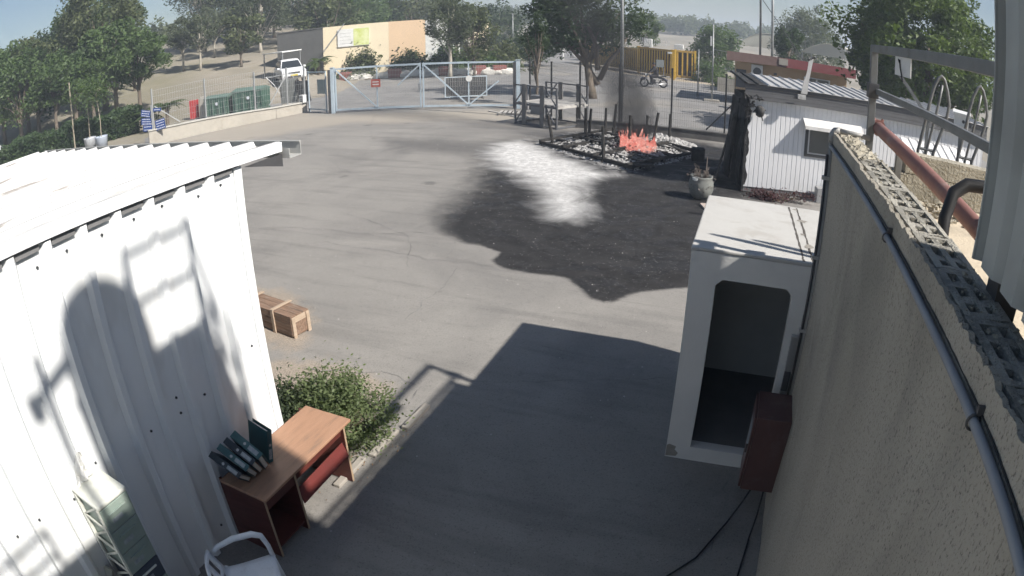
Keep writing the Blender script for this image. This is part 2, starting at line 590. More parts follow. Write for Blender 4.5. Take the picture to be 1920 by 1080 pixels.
# cracks in the asphalt: thin recessed-looking strips of dark filler
CR = [[(-9.88,11.2),(-10.25,12.4),(-10.58,13.42),(-11.13,15.21),(-11.67,17.02),(-12.96,19.46),(-14.78,21.85),(-16.7,25.4)],
[(-9.93,9.71),(-8.75,10.03),(-7.67,10.13),(-6.9,10.15),(-6.24,10.5),(-5.45,10.57)],
[(-5.74,10.67),(-5.47,10.56),(-5.14,10.22),(-5.0,9.84),(-4.92,9.47)],[(-5.69,10.15),(-5.41,10.48),(-5.22,10.51)],
[(-7.75,9.49),(-7.02,9.4),(-6.19,9.43),(-5.23,9.3),(-4.45,9.37),(-4.01,9.37)],
[(-8.45,11.22),(-7.39,10.91),(-6.28,10.36),(-5.72,9.59),(-5.37,8.88)],[(-4.38,7.06),(-4.44,7.82),(-4.41,8.49),(-4.55,9.17)],
[(-2.87,5.85),(-2.38,6.05),(-1.81,6.31),(-1.22,6.54),(-0.63,6.75)],[(-4.98,5.32),(-4.39,5.45),(-3.89,5.67),(-3.4,5.58)],
[(-3.36,4.9),(-3.3,5.1),(-3.33,5.39),(-3.31,5.55)],[(-11.53,14.15),(-10.83,14.79),(-9.55,14.78),(-9.21,15.39)],
[(-12.42,16.12),(-11.18,15.0),(-10.03,14.43),(-9.38,15.08)],[(0.05,5.21),(0.25,5.17),(0.28,4.29),(0.25,3.8)]]
rng = random.Random(5)
mb = MB()
for ci, pl in enumerate(CR):
    pts = []
    for (a, b_) in zip(pl[:-1], pl[1:]):
        L = math.dist(a, b_)
        n = max(2, int(L / .14))
        for k in range(n):
            s_ = k / n
            pts.append((a[0] + (b_[0] - a[0]) * s_ + rng.uniform(-.045, .045), a[1] + (b_[1] - a[1]) * s_ + rng.uniform(-.045, .045)))
    pts.append(pl[-1])
    w = .009 if ci in (0, 7, 10, 11) else .012
    vs = []
    for i, p in enumerate(pts):
        q = pts[min(i + 1, len(pts) - 1)]
        r_ = pts[max(i - 1, 0)]
        dx, dy = q[0] - r_[0], q[1] - r_[1]
        l_ = math.hypot(dx, dy) or 1
        ww = w * rng.uniform(.15, 1.0) * (.35 if i in (0, len(pts) - 1) else 1)
        vs += [(p[0] - dy / l_ * ww, p[1] + dx / l_ * ww, .0095), (p[0] + dy / l_ * ww, p[1] - dx / l_ * ww, .0095)]
    mb.add(vs, [(2 * i, 2 * i + 1, 2 * i + 3, 2 * i + 2) for i in range(len(pts) - 1)])
struct(mb.build('pavement_cracks', mat('crack_filler', (.13, .125, .12), .95, col2=(.28, .27, .255), scale=3, var=.9)))

# small stones and litter chips strewn over the yard
rg = np.random.default_rng(11)
n = 420
px = rg.uniform(-12, 0.2, n); py = rg.uniform(1.5, 22, n)
keep = ~((px > -.6) & (py < 7.4) & (py > 5))
px, py = px[keep], py[keep]
s_ = rg.uniform(.004, .013, len(px)) * (1 + .03 * py)
tv = []; tq = []
for x, y, s in zip(px, py, s_):
    a = rg.uniform(0, 6.3)
    o0 = len(tv)
    c_, d_ = math.cos(a) * s, math.sin(a) * s
    tv += [(x - c_, y - d_, .006), (x + d_, y - c_, .006), (x + c_, y + d_, .006), (x - d_, y + c_, .006), (x, y, .006 + s * .8), (x + c_ * .3, y + d_ * .3, .006 + s * .85)]
    tq += [(o0, o0 + 1, o0 + 5, o0 + 4), (o0 + 1, o0 + 2, o0 + 5, o0 + 4), (o0 + 2, o0 + 3, o0 + 5, o0 + 4), (o0 + 3, o0, o0 + 5, o0 + 4)]
o = np_mesh('gravel_chips', np.array(tv), np.array(tq), mat('chip_stone', (.45, .43, .40), .9, col2=(.2, .19, .18), scale=1.7, var=.9))
o['label'] = 'small pale stone chips strewn over the yard asphalt'
o['category'] = 'stone chips'
stuff(o)
# ------------------------------------------------------------------ white sheet-metal shed on the left
white_sheet = mat('white_sheet', (.80, .815, .82), .42, 0, col2=(.72, .745, .755), scale=1.3, var=.8, grime=(.50, .49, .46), gscale=1.6, gamt=.4, spec=.5, stretch=(1, 1, .35))
roof_sheet_m = mat('roof_sheet_white', (.66, .66, .65), .5, 0, col2=(.52, .51, .49), scale=2.0, var=.6, grime=(.16, .14, .125), gscale=5.0, gamt=.85, stretch=(2.2, .12, 1), glo=.57, ghi=.68)
galv = mat('galvanised_steel', (.45, .46, .47), .42, .75, col2=(.32, .33, .34), scale=6, grime=(.22, .2, .18), gscale=3, gamt=.35)
dark_steel = mat('dark_steel', (.10, .10, .105), .55, .4, col2=(.06, .06, .06), scale=5)
screw_m = mat('screw_rubber', (.05, .055, .06), .6, 0, scale=10)
SX = -3.69
shed = thing('metal_shed', 'white ribbed sheet metal shed filling the left side behind the desk', 'shed', (SX, 0, 0))
def eave(y):
    return 3.115 - .0205 * (y - 1.0)
Y0, Y1 = -1.4, 3.55
DEP = 5.1
mb = MB()
mb.add([(0, Y0, 0), (0, Y1, 0), (0, Y1, eave(Y1)), (0, Y0, eave(Y0)), (-.05, Y0, 0), (-.05, Y1, 0), (-.05, Y1, eave(Y1)), (-.05, Y0, eave(Y0))],
       [(0, 1, 2, 3), (7, 6, 5, 4), (0, 4, 5, 1), (1, 5, 6, 2), (2, 6, 7, 3), (3, 7, 4, 0)])
mb.build('wall', white_sheet, shed)
mb = MB().mm((-DEP, Y1 - .05, 0), (-.055, Y1 - .004, 3.0))
mb.build('end_wall', white_sheet, shed)
mb = MB().mm((-DEP, Y0, 0), (-DEP + .05, Y1 - .06, 3.0))
mb.build('back_wall', white_sheet, shed)
rib_prof = [(-.055, 0), (-.026, .048), (.026, .048), (.055, 0)]
yr = 1.31 - .31 * 8
rib_me = None
k = 0
while yr < Y1 - .1:
    if yr > Y0:
        zt = eave(yr) - .012
        vs = [(x, y, 0) for y, x in rib_prof] + [(x, y, zt) for y, x in rib_prof]
        o = MB().add(vs, [(0, 1, 5, 4), (1, 2, 6, 5), (2, 3, 7, 6), (0, 4, 7, 3), (4, 5, 6, 7), (0, 3, 2, 1)]).build('rib', white_sheet, shed)
        o.location = (.001, yr, .005)
    yr += .3115
    k += 1
# corner trim
MB().mm((.0012, Y1 - .075, .01), (.02, Y1 + .012, eave(Y1) - .01)).build('corner_trim', white_sheet, shed, bevel=.004)
# flashing under the eave and roof
RY1 = 4.05
def roofz(y):
    return eave(y) + .045
mb = MB()
nrib = 17
def roofpt(x, y, dz=0.0):
    return (x, y, roofz(y) + dz)
mb.add([roofpt(.05, Y0), roofpt(.05, RY1), roofpt(-DEP - .1, RY1), roofpt(-DEP - .1, Y0), roofpt(.05, Y0, -.012), roofpt(.05, RY1, -.012), roofpt(-DEP - .1, RY1, -.012), roofpt(-DEP - .1, Y0, -.012)],
       [(0, 1, 2, 3), (7, 6, 5, 4), (0, 4, 5, 1), (1, 5, 6, 2), (2, 6, 7, 3), (3, 7, 4, 0)])
roof = mb.build('roof', roof_sheet_m, shed)
for i in range(nrib):
    x = -.0 - i * (DEP + .02) / (nrib - 1) + .0
    w = .05
    vs = []
    for y in (Y0, RY1):
        vs += [roofpt(x - w, y, .001), roofpt(x - w * .45, y, .045), roofpt(x + w * .45, y, .045), roofpt(x + w, y, .001)]
    MB().add(vs, [(0, 1, 5, 4), (1, 2, 6, 5), (2, 3, 7, 6), (0, 3, 2, 1), (4, 5, 6, 7)]).build('roof_rib', roof_sheet_m, roof)
# verge flashing that folds over the eave
mb = MB()
vs = []
for y in (Y0, RY1 - .02):
    z = roofz(y)
    vs += [(.058, y, z + .046), (.066, y, z + .046), (.066, y, z - .035), (.058, y, z - .035)]
mb.add(vs, [(0, 1, 5, 4), (1, 2, 6, 5), (2, 3, 7, 6), (3, 0, 4, 7), (0, 3, 2, 1), (4, 5, 6, 7)])
mb.build('verge_flashing', white_sheet, shed)
# foam filler strips between ribs
mb = MB()
y = 1.31 - .3115 * 8
while y < Y1 - .3:
    if y > Y0:
        mb.box((.018, y + .155, eave(y + .15) - .02), (.03, .2, .05))
    y += .3115
stuff(mb.build('eave_filler', mat('grey_foam', (.18, .18, .18), .9), shed))
# gutter across the far end and its bracket plate
gz = roofz(RY1)
g = MB()
g.prism([(RY1 + .01, gz - .10), (RY1 + .17, gz - .10), (RY1 + .17, gz + .022), (RY1 + .15, gz + .022), (RY1 + .15, gz + .014), (RY1 + .164, gz + .014), (RY1 + .164, gz - .094), (RY1 + .016, gz - .094), (RY1 + .016, gz - .013), (RY1 + .01, gz - .013)], -DEP - .1, .12, 'x')
g.build('gutter', mat('gutter_grey', (.48, .48, .46), .55, .1, col2=(.36, .36, .35), scale=4), shed)
MB().prism([(Y1 + .02, gz - .06), (RY1 + .0, gz - .06), (RY1 + .0, gz - .17), (Y1 + .25, gz - .11)], .03, .045, 'x').build('gutter_bracket', dark_steel, shed)
mb = MB()
rnd = random.Random(3)
y = 1.31 - .31 * 8
while y < Y1 - .2:
    for z in (2.97, 1.55, 1.42, .32, .2):
        if rnd.random() < .5 or z > 2.5:
            yy = y + .12 + rnd.uniform(0, .09)
            zz = z + rnd.uniform(-.03, .03)
            mb.cyl((.0, yy, zz), (.012, yy, zz), .011, .009, 8)
    y += .3115
stuff(mb.build('screws', screw_m, shed))

# ------------------------------------------------------------------ wooden desk against the shed
desk_red = mat('desk_mahogany', (.115, .032, .024), .5, 0, col2=(.07, .02, .016), scale=4, var=.7, stretch=(1, 1, 5))
desk_top_m = mat('desk_beech', (.40, .235, .15), .55, 0, col2=(.30, .17, .105), scale=3, var=.6, stretch=(6, 1, 1), grime=(.22, .16, .12), gscale=3, gamt=.6)
edge_m = mat('desk_edge_band', (.42, .30, .2), .5)
desk = thing('wooden_desk', 'red brown office desk with beech top against the white shed', 'desk', (-3.35, 3.15, 0))
mb = MB().mm((-.20, -.64, .722), (.32, .64, .75))
mb.build('desk_top', desk_top_m, desk, bevel=.006)
for i, y in enumerate((-.59, -.17, .60)):
    o = MB().mm((-.26, y - .011, .02), (.25, y + .011, .721)).build('side_panel', desk_red, desk, bevel=.002)
    MB().mm((.2505, y - .0112, .02), (.254, y + .0112, .72)).build('edge_strip', edge_m, o)
MB().mm((.232, -.575, .56), (.245, -.185, .70)).build('drawer_front', desk_red, desk, bevel=.003)
MB().mm((-.22, -.578, .10), (.23, -.182, .118)).build('shelf', desk_red, desk)
MB().mm((-.255, -.578, .12), (-.243, .588, .70)).build('back_panel', desk_red, desk)
MB().mm((.20, -.158, .56), (.212, .588, .70)).build('drawer_rail', desk_red, desk)
o = MB().box((.235, .22, .40), (.014, .74, .15), ry=R(-20), rx=R(1.5)).build('hanging_drawer_front', mat('desk_bright_red', (.15, .034, .03), .45, 0, col2=(.10, .028, .024), scale=4), desk, bevel=.003)
o['label'] = 'loose red drawer front hanging at a tilt'
# keyboard tray with papers seen as a pale crumpled strip
rnd = random.Random(8)
mb = MB()
for i in range(26):
    mb.box((.12 + rnd.uniform(-.05, .07), -.1 + rnd.uniform(0, .3), .575 + rnd.uniform(0, .03)), (rnd.uniform(.02, .05), rnd.uniform(.03, .07), .003), rz=rnd.uniform(0, 3), rx=rnd.uniform(-.7, .7), ry=rnd.uniform(-.5, .5))
o = stuff(tag(mb.build('paper_scraps', mat('scrap_paper', (.45, .38, .32), .8)), 'crumpled pale scraps lying in the open drawer of the desk', 'scraps'))
o.location = (-3.35, 3.15, 0)
MB().mm((-.2, -.16, .56), (.22, .2, .566)).build('tray', desk_red, desk)

# ------------------------------------------------------------------ lever-arch binders
teal = mat('binder_teal', (.035, .105, .115), .5, 0, col2=(.02, .055, .062), scale=5, bump=.15, bscale=200)
navy = mat('binder_navy', (.018, .03, .042), .5, 0, col2=(.012, .02, .03), scale=5)
paper = mat('paper_edge', (.62, .61, .57), .85, col2=(.5, .49, .46), scale=60, stretch=(1, 20, 1))
lab_m = mat('binder_label', (.34, .38, .40), .6, col2=(.2, .23, .26), scale=30, var=.8)
def binder(label, loc, rot, cover, w=.065, dep=.285, hgt=.315, seed=0):
    """local: spine on +x, standing along z, thickness along y"""
    b = thing('ring_binder', label, 'binder', loc, 0, 'binders on the desk')
    b.rotation_euler = rot
    for s in (-1, 1):
        MB().mm((-dep / 2, s * w / 2 - .0018, 0), (dep / 2, s * w / 2 + .0018, hgt)).build('cover', cover, b)
    sp = MB().mm((dep / 2, -w / 2, 0), (dep / 2 + .004, w / 2, hgt)).build('spine', cover, b)
    MB().mm((dep / 2 + .0042, -w * .30, hgt * .10), (dep / 2 + .005, w * .30, hgt * .42)).build('spine_label', lab_m, sp)
    MB().cyl((dep / 2 + .0042, 0, hgt * .55), (dep / 2 + .006, 0, hgt * .55), .011, .013, 12).build('finger_ring', galv, sp)
    MB().mm((-dep / 2 + .02, -w * .36, .008), (dep / 2 - .02, w * .22, hgt - .02)).build('paper_block', paper, b)
    return b
# a fanned stack leaning back against the shed: spines face up and away from the wall
hv = Vector((-.92, .02, .38)).normalized()            # from the foot on the desk up to the wall
sv = Vector((.33, -.50, .79)); sv = (sv - hv * sv.dot(hv)).normalized()
tv_ = hv.cross(sv).normalized()
def lean(label, p, cover, w, twist, dep=.275, hgt=.315):
    b = binder(label, (0, 0, 0), (0, 0, 0), cover, w, dep, hgt)
    m_ = Matrix((sv, tv_, hv)).transposed().to_4x4()
    m_ = Matrix.Rotation(R(twist), 4, 'X') @ m_
    m_.translation = p
    b.matrix_world = m_
    return b
lean('nearest dark teal binder slumped lowest in the fanned desk stack', (-3.24, 2.56, .865), navy, .05, 10)
lean('second teal binder of the fanned desk stack with white spine label', (-3.225, 2.64, .875), teal, .055, 5)
lean('third dark binder of the fanned stack leaning on the shed', (-3.215, 2.705, .885), navy, .055, 1)
lean('uppermost teal binder resting on the fanned stack with ringed spine', (-3.20, 2.775, .895), teal, .065, -3)
binder('teal binder standing upright behind the fanned stack of binders', (-3.43, 2.96, .752), (R(-12), 0, R(-12)), teal, .05, .27, .30)

# ------------------------------------------------------------------ plastic drawer tower
ptow = mat('tower_cream_plastic', (.68, .69, .63), .5, col2=(.47, .48, .42), scale=4, grime=(.3, .29, .25), gscale=4, gamt=.35)
pgrn = mat('tower_green_drawer', (.27, .33, .29), .42, col2=(.20, .26, .225), scale=5, grime=(.4, .4, .36), gscale=6, gamt=.4)
pnav = mat('tower_navy_drawer', (.06, .075, .10), .42, col2=(.025, .03, .05), scale=5)
tow = thing('drawer_tower', 'tall cream plastic drawer tower with green and navy drawers', 'drawers', (-3.49, 1.345, 0))
W, D, HT = .14, .17, 1.49
MB().mm((-D - .012, -W - .012, HT - .035), (D + .012, W + .012, HT)).build('tower_top', ptow, tow, bevel=.012)
for s in (-1, 1):
    for x in (-D + .015, D - .015):
        MB().mm((x - .015, s * W - .014, 0), (x + .015, s * W + .004, HT - .036)).build('upright', ptow, tow, bevel=.003)
    for i in range(7):
        z = .02 + i * .207
        br = MB()
        br.mm((-D + .031, s * W - .01, z), (D - .031, s * W, z + .022))
        br.bar((-D + .04, s * W - .004, z + .03), (D - .04, s * W - .004, z + .2), .012, .014)
        br.build('side_brace', ptow, tow)
MB().mm((-D, -W + .01, 0.0), (-D + .01, W - .016, HT - .04)).build('back_panel', ptow, tow)
for i in range(7):
    z = .03 + i * .205
    col = pnav if i in (3,) else pgrn
    dr = MB()
    dr.mm((-D + .02, -W + .016, z), (D, W - .016, z + .188))
    dr.mm((D, -W - .002, z - .004), (D + .016, W + .002, z + .192))
    dr = dr.build('drawer', col, tow, bevel=.004)
    MB().mm((D + .0165, -.09, z + .125), (D + .03, .09, z + .14)).build('handle', ptow if i in (2, 3) else col, dr, bevel=.003)
    MB().mm((D + .0162, -.075, z + .05), (D + .018, .03, z + .085)).build('label_slot', lab_m, dr)

# torn sheet of plastic leaning on the shed behind the tower
rnd = random.Random(2)
mb = MB()
n = 7
pts = {}
for i in range(n):
    for j in range(n):
        pts[i, j] = (-3.655 + .02 * math.sin(i * 2.1 + j * 1.3) + .012 * rnd.random() + .03 * (1 - j / n), 1.33 + (i / n - .5) * .2 * (1 - .75 * j / n) + .04 * j / n + rnd.uniform(-.008, .008), 1.505 + j / n * .24 + rnd.uniform(-.01, .01))
vs = [pts[i, j] for i in range(n) for j in range(n)]
mb.add(vs, [(i * n + j, (i + 1) * n + j, (i + 1) * n + j + 1, i * n + j + 1) for i in range(n - 1) for j in range(n - 1)])
o = tag(mb.build('plastic_sheet', mat('torn_plastic', (.70, .70, .68), .35, col2=(.55, .55, .53), scale=12)), 'torn white plastic sheet crumpled against the shed on top of the drawer tower', 'plastic sheet')
md = o.modifiers.new('solid', 'SOLIDIFY'); md.thickness = .003

# open carton in the bottom left corner
car_m = mat('dirty_carton', (.36, .36, .31), .85, col2=(.27, .27, .23), scale=3)
cb = thing('storage_box', 'pale flat lidded box on the ground in front of the drawer tower', 'box', (-3.42, .93, 0), R(6))
MB().mm((-.20, -.15, 0), (.20, .15, .60)).build('body', car_m, cb, bevel=.008)
MB().mm((-.215, -.165, .602), (.215, .165, .64)).build('lid', car_m, cb, bevel=.01)
o = MB().box((-.17, .19, .66), (.10, .02, .24), rx=R(-18)).build('flap', car_m, cb)

# ------------------------------------------------------------------ white plastic armchair
pw = mat('white_monobloc', (.78, .80, .82), .38, col2=(.68, .71, .74), scale=6, grime=(.4, .4, .38), gscale=7, gamt=.3)
ch = thing('plastic_chair', 'white plastic armchair beside the end of the desk', 'chair', (-2.83, 1.96, 0), R(-40))
# local: front towards +y
o = MB().prism([(-.22, .40), (-.2, .425), (.22, .43), (.24, .41), (.22, .40)], -.21, .21, 'x')
seat = MB()
n = 8
vs = []
for i in range(n + 1):
    for j in range(n + 1):
        u, v = i / n * 2 - 1, j / n * 2 - 1
        x = u * (.215 + .02 * v)
        y = v * .22
        z = .43 + .012 * u * u - .012 * (1 - v * v) - .02 * max(0, v - .6)
        vs.append((x, y, z))
seat.add(vs, [(i * (n + 1) + j, (i + 1) * (n + 1) + j, (i + 1) * (n + 1) + j + 1, i * (n + 1) + j + 1) for i in range(n) for j in range(n)])
so_ = seat.build('seat', pw, ch, smooth=True)
md = so_.modifiers.new('solid', 'SOLIDIFY'); md.thickness = .014
for sx in (-1, 1):
    for fy in (-1, 1):
        MB().tube([(sx * .20, fy * .2, .43), (sx * .23, fy * .25, 0.0)], [.026, .018], 8).build('leg', pw, ch, smooth=True)
    MB().tube([(sx * .225, .21, .41), (sx * .245, .20, .52), (sx * .255, .17, .63), (sx * .262, .10, .662), (sx * .265, -.06, .655), (sx * .25, -.20, .62), (sx * .225, -.25, .60)], [.02, .021, .025, .027, .026, .022, .02], 8).build('armrest', pw, ch, smooth=True)
bk = MB()
n = 6
vs = []
for i in range(n + 1):
    for j in range(n + 1):
        u, v = i / n * 2 - 1, j / n
        vs.append((u * (.21 + .01 * v), -.22 - .08 * v - .03 * (1 - u * u), .43 + .24 * v - .03 * u * u * v))
bk.add(vs, [(i * (n + 1) + j, (i + 1) * (n + 1) + j, (i + 1) * (n + 1) + j + 1, i * (n + 1) + j + 1) for i in range(n) for j in range(n) if not (j in (1, 2, 3, 4) and i % 2 == 1)])
o = bk.build('backrest', pw, ch, smooth=True)
md = o.modifiers.new('solid', 'SOLIDIFY'); md.thickness = .014

# ------------------------------------------------------------------ wooden crate
wood = mat('crate_pine', (.27, .175, .12), .85, col2=(.15, .098, .07), scale=3.5, var=1.0, grime=(.3, .27, .23), gscale=2.5, gamt=.6, stretch=(1, 9, 9), bump=.2, bscale=14)
wood2 = mat('crate_pine_pale', (.46, .36, .27), .8, col2=(.34, .25, .18), scale=3.5, var=.8, stretch=(9, 1, 9), bump=.2, bscale=14)
cr = thing('wooden_crate', 'long wooden crate with nailed battens lying beside the shed', 'crate', (-6.13, 6.20, 0), R(-8.5))
L, Wd, Hc = 1.22, .34, .33
rnd = random.Random(4)
for k in range(3):
    z = .03 + k * .094
    for s in (-1, 1):
        MB().mm((-L / 2, s * Wd / 2 - .009, z), (L / 2, s * Wd / 2 + .009, z + .09)).build('side_plank', wood, cr, bevel=.003)
    for s in (-1, 1):
        MB().mm((s * L / 2 - .009, -Wd / 2 + .012, z), (s * L / 2 + .006, Wd / 2 - .012, z + .09)).build('end_plank', wood2 if s > 0 and k == 2 else wood, cr, bevel=.003)
for k in range(3):
    y = -Wd / 2 + .0 + k * .117
    MB().mm((-L / 2 - .005, y - .006, .313), (L / 2 + .012, y + .105, .331)).build('lid_plank', wood, cr, bevel=.003)
MB().mm((-L / 2 + .01, -Wd / 2 + .01, .012), (L / 2 - .01, Wd / 2 - .01, .028)).build('bottom_board', wood, cr)
for x in (-.42, .22):
    MB().mm((x - .03, -Wd / 2 - .03, .0), (x + .03, -Wd / 2 - .0095, .345)).build('batten', wood2, cr, bevel=.003)
    MB().mm((x - .03, -Wd / 2 - .03, .3465), (x + .03, Wd / 2 + .02, .365)).build('batten', wood2, cr, bevel=.003)
for s in (-1, 1):
    MB().mm((L / 2 + .008, s * (Wd / 2 - .03) - .03, 0), (L / 2 + .026, s * (Wd / 2 - .03) + .03, .31)).build('corner_post', wood2, cr, bevel=.003)

# ------------------------------------------------------------------ leafy bushes behind the desk
stem_m = mat('green_stem', (.16, .15, .08), .8)
def bush(name, label, loc, rx, ry, rz_, n, leaf, m, seed, cat='bush', stems=30, group=None, spread=.24):
    rg = np.random.default_rng(seed)
    root = thing(name, label, cat, loc, 0, group)
    k = max(14, n // 110)
    d = rg.normal(size=(k, 3)); d /= np.linalg.norm(d, axis=1)[:, None]
    d[:, 2] = np.abs(d[:, 2])
    r = rg.uniform(.25, 1.0, k) ** .55
    cen = d * r[:, None] * np.array([rx, ry, rz_])
    idx = rg.integers(0, k, n)
    sp = spread * np.array([rx, ry, rz_ * .8])
    pts = cen[idx] + rg.normal(size=(n, 3)) * sp * rg.uniform(.4, 1.2, n)[:, None]
    pts[:, 2] = np.abs(pts[:, 2]) + .02
    v, q = leaf_quads(pts, leaf, rg, up=.9, aspect=1.9)
    tone = np.clip(rg.uniform(0, 1, k)[idx] * .6 + rg.uniform(0, .5, n), 0, 1)
    np_mesh('foliage', v, q, m, root, tone)
    mb = MB()
    for i in range(min(stems, k)):
        c = cen[i]
        mb.tube([(c[0] * .12, c[1] * .12, 0), (c[0] * .55, c[1] * .55, c[2] * .6), tuple(c)], [.012, .009, .004], 5, cap=False)
    stuff(mb.build('stems', stem_m, root, fix=False))
    return root
weed = leafmat('weed_leaf', (.055, .085, .032), (.20, .245, .115))
bush('leafy_bush', 'bright green leafy bush at the far end of the desk', (-3.74, 4.45, 0), .66, .60, .66, 10500, .04, weed, 1, spread=.17)
weed_d = leafmat('weed_dark', (.035, .055, .03), (.09, .11, .06))
bush('shaded_bush', 'darker low bush tucked between the desk and the shed corner', (-4.32, 4.18, 0), .44, .40, .50, 5500, .05, weed_d, 2)

# low kerb stones along the dirt strip
kerb_m = mat('kerb_concrete', (.36, .33, .29), .9, col2=(.26, .24, .21), scale=5, bump=.3, bscale=60)
for i, y in enumerate((3.6, 4.12, 4.64)):
    o = tag(MB().mm((-3.245, y, 0), (-3.165, y + .5, .045)).build('kerb_stone', kerb_m, bevel=.01), ['kerb stone beside the foot of the desk', 'middle kerb stone beside the green bush', 'kerb stone farthest from the desk by the bush'][i], 'kerb', 'kerb stones along the bush')
    o.rotation_euler = (0, 0, R(-.8 * i))
# dry leaf litter round the bush
rg = np.random.default_rng(21)
n = 260
pts = np.stack([rg.normal(-3.45, .3, n), rg.normal(4.25, .42, n), rg.uniform(.014, .04, n)], 1)
v, q = leaf_quads(pts, .03, rg, up=3, aspect=2)
o = tag(np_mesh('leaf_litter', v, q, mat('dry_leaf', (.30, .21, .13), .9, col2=(.18, .12, .08), scale=30), tone=rg.uniform(0, 1, n)), 'dry brown leaf litter under the green bush', 'leaf litter')
stuff(o)
# ------------------------------------------------------------------ concrete shelter booth
booth_m = mat('booth_white_paint', (.70, .69, .665), .8, col2=(.60, .595, .57), scale=1.6, var=.6, bump=.1, bscale=50, grime=(.36, .34, .31), gscale=1.6, gamt=.45, glo=.56, ghi=.78)
bth = thing('concrete_shelter', 'white concrete guard shelter with an open dark doorway', 'shelter', (-.42, 5.22, 0))
BW, BD, BH = 1.62, 1.82, 2.2
T = .12
mb = MB()
# front wall with the doorway (chamfered top corners)
d0, d1, dt, sill = .24, .94, 1.95, .17
fr = [(0, 0), (BW, 0), (BW, BH - .02), (0, BH - .02)]
mb.mm((0, 0, 0), (d0, T, BH - .02))
mb.mm((d1, 0, 0), (BW, T, BH - .02))
mb.mm((d0, 0.0, 0), (d1, T, sill))
mb.mm((d0, 0.0, dt), (d1, T, BH - .02))
mb.prism([(d0, dt - .06), (d0, dt), (d0 + .06, dt)], 0, T, 'y')
mb.prism([(d1, dt - .06), (d1 - .06, dt), (d1, dt)], 0, T, 'y')
mb.build('front_wall', booth_m, bth)
MB().mm((0, T + .001, 0), (T, BD, BH - .02)).build('side_wall', booth_m, bth)
MB().mm((BW - T, T + .001, 0), (BW, BD, BH - .02)).build('side_wall', booth_m, bth)
MB().mm((T + .001, BD - T, 0), (BW - T - .001, BD, BH - .02)).build('back_wall', mat('booth_bare_concrete', (.56, .55, .52), .9, col2=(.46, .45, .42), scale=2), bth)
MB().mm((T + .001, T + .001, .0), (BW - T - .001, BD - T - .001, .14)).build('floor_slab', mat('booth_floor', (.2, .19, .18), .9), bth)
top = MB().mm((-.004, -.006, BH - .019), (BW + .004, BD + .004, BH + .015)).build('roof_slab', mat('booth_toned_roof', (.49, .48, .455), .85, col2=(.44, .43, .41), scale=2.5, var=.7, grime=(.36, .335, .30), gscale=3, gamt=.5, bump=.15, bscale=40), bth, bevel=.012)  # sun glare on the top held back by a darker base colour than the walls
# the cut groove with chipped edges across the roof
groove = mat('groove_dark', (.10, .09, .08), .95)
rnd = random.Random(6)
for gx in (.93, 1.02):
    g = MB()
    n = 26
    vs = []
    for i in range(n):
        y = .02 + i / (n - 1) * (BD - .06)
        w = .006 + rnd.random() * .008
        xx = gx + .07 * (1 - y / BD) + rnd.uniform(-.004, .004)
        vs += [(xx - w, y, BH + .0165), (xx + w, y, BH + .0165)]
    g.add(vs, [(2 * i, 2 * i + 1, 2 * i + 3, 2 * i + 2) for i in range(n - 1)])
    g.build('groove', groove, top)
for (x, y, r) in ((1.06, 1.28, .06), (1.08, .45, .06), (1.03, .8, .03), (1.0, 1.7, .03)):
    g = MB()
    vs = [(x + r * rnd.uniform(.5, 1.2) * math.cos(a), y + r * 1.2 * rnd.uniform(.4, 1.1) * math.sin(a), BH + .0175) for a in [i * 2 * PI / 11 for i in range(11)]]
    g.add(vs, [tuple(range(11))])
    g.build('chip', mat('chipped_concrete', (.30, .28, .25), .95, col2=(.2, .18, .16), scale=20), top)
# chipped bottom corner
g = MB()
vs = [(x, -.003, z) for x, z in ((.004, .02), (.11, .03), (.13, .07), (.09, .11), (.10, .15), (.03, .17), (.004, .15))]
g.add(vs, [tuple(range(7))])
g.build('chip', mat('chipped_concrete', (.3, .28, .25)), bth)
# hinged grey steel shutter seen at the right of the doorway
sh = MB().mm((1.0, -.055, .95), (1.09, -.01, 1.55)).build('door_latch_plate', galv, bth, bevel=.006)
MB().mm((1.0, -.07, 1.0), (1.06, -.056, 1.2)).build('latch_box', dark_steel, sh, bevel=.004)
g = MB()
for i in range(7):
    g.cyl((1.075, -.04, 1.56 + i * .03), (1.075, -.04, 1.58 + i * .03), .01, .01, 8)
g.build('chain', galv, bth)

# ------------------------------------------------------------------ rendered block building on the right
plaster = mat('rough_plaster', (.44, .405, .34), .92, col2=(.35, .32, .265), scale=1.2, var=.7, grime=(.25, .235, .20), gscale=1.1, gamt=.65, stretch=(1, 1, .45))
_t = plaster.node_tree
_b = _t.nodes['Principled BSDF']
_tc = nd(_t, 'ShaderNodeTexCoord')
_mp = nd(_t, 'ShaderNodeMapping')
_mp.inputs['Scale'].default_value = (1, 1, .7)
lk(_t, _tc.outputs['Object'], _mp.inputs[0])
_n = noise(_t, _mp.outputs[0], 88, 3, .75)
_pit_shade = ramp(_t, _n, .47, .33)
_lnk = _b.inputs['Base Color'].links[0].from_socket
lk(_t, mixc(_t, math_(_t, 'MULTIPLY', _pit_shade, .75), _lnk, (.10, .09, .075)), _b.inputs['Base Color'])  # shade of the plaster pits painted into the base colour
_bp = nd(_t, 'ShaderNodeBump')
_bp.inputs['Strength'].default_value = 1.0
_bp.inputs['Distance'].default_value = .012
lk(_t, _n, _bp.inputs['Height'])
lk(_t, _bp.outputs[0], _b.inputs['Normal'])
blockm = mat('cinder_block', (.40, .38, .33), .95, col2=(.25, .24, .21), scale=6, var=.8, bump=.9, bscale=55, grime=(.10, .095, .085), gscale=4, gamt=.5)
mortar = mat('crumbly_mortar', (.42, .385, .31), .95, col2=(.30, .275, .22), scale=5, var=.8, bump=1.0, bscale=40)
WX = .685
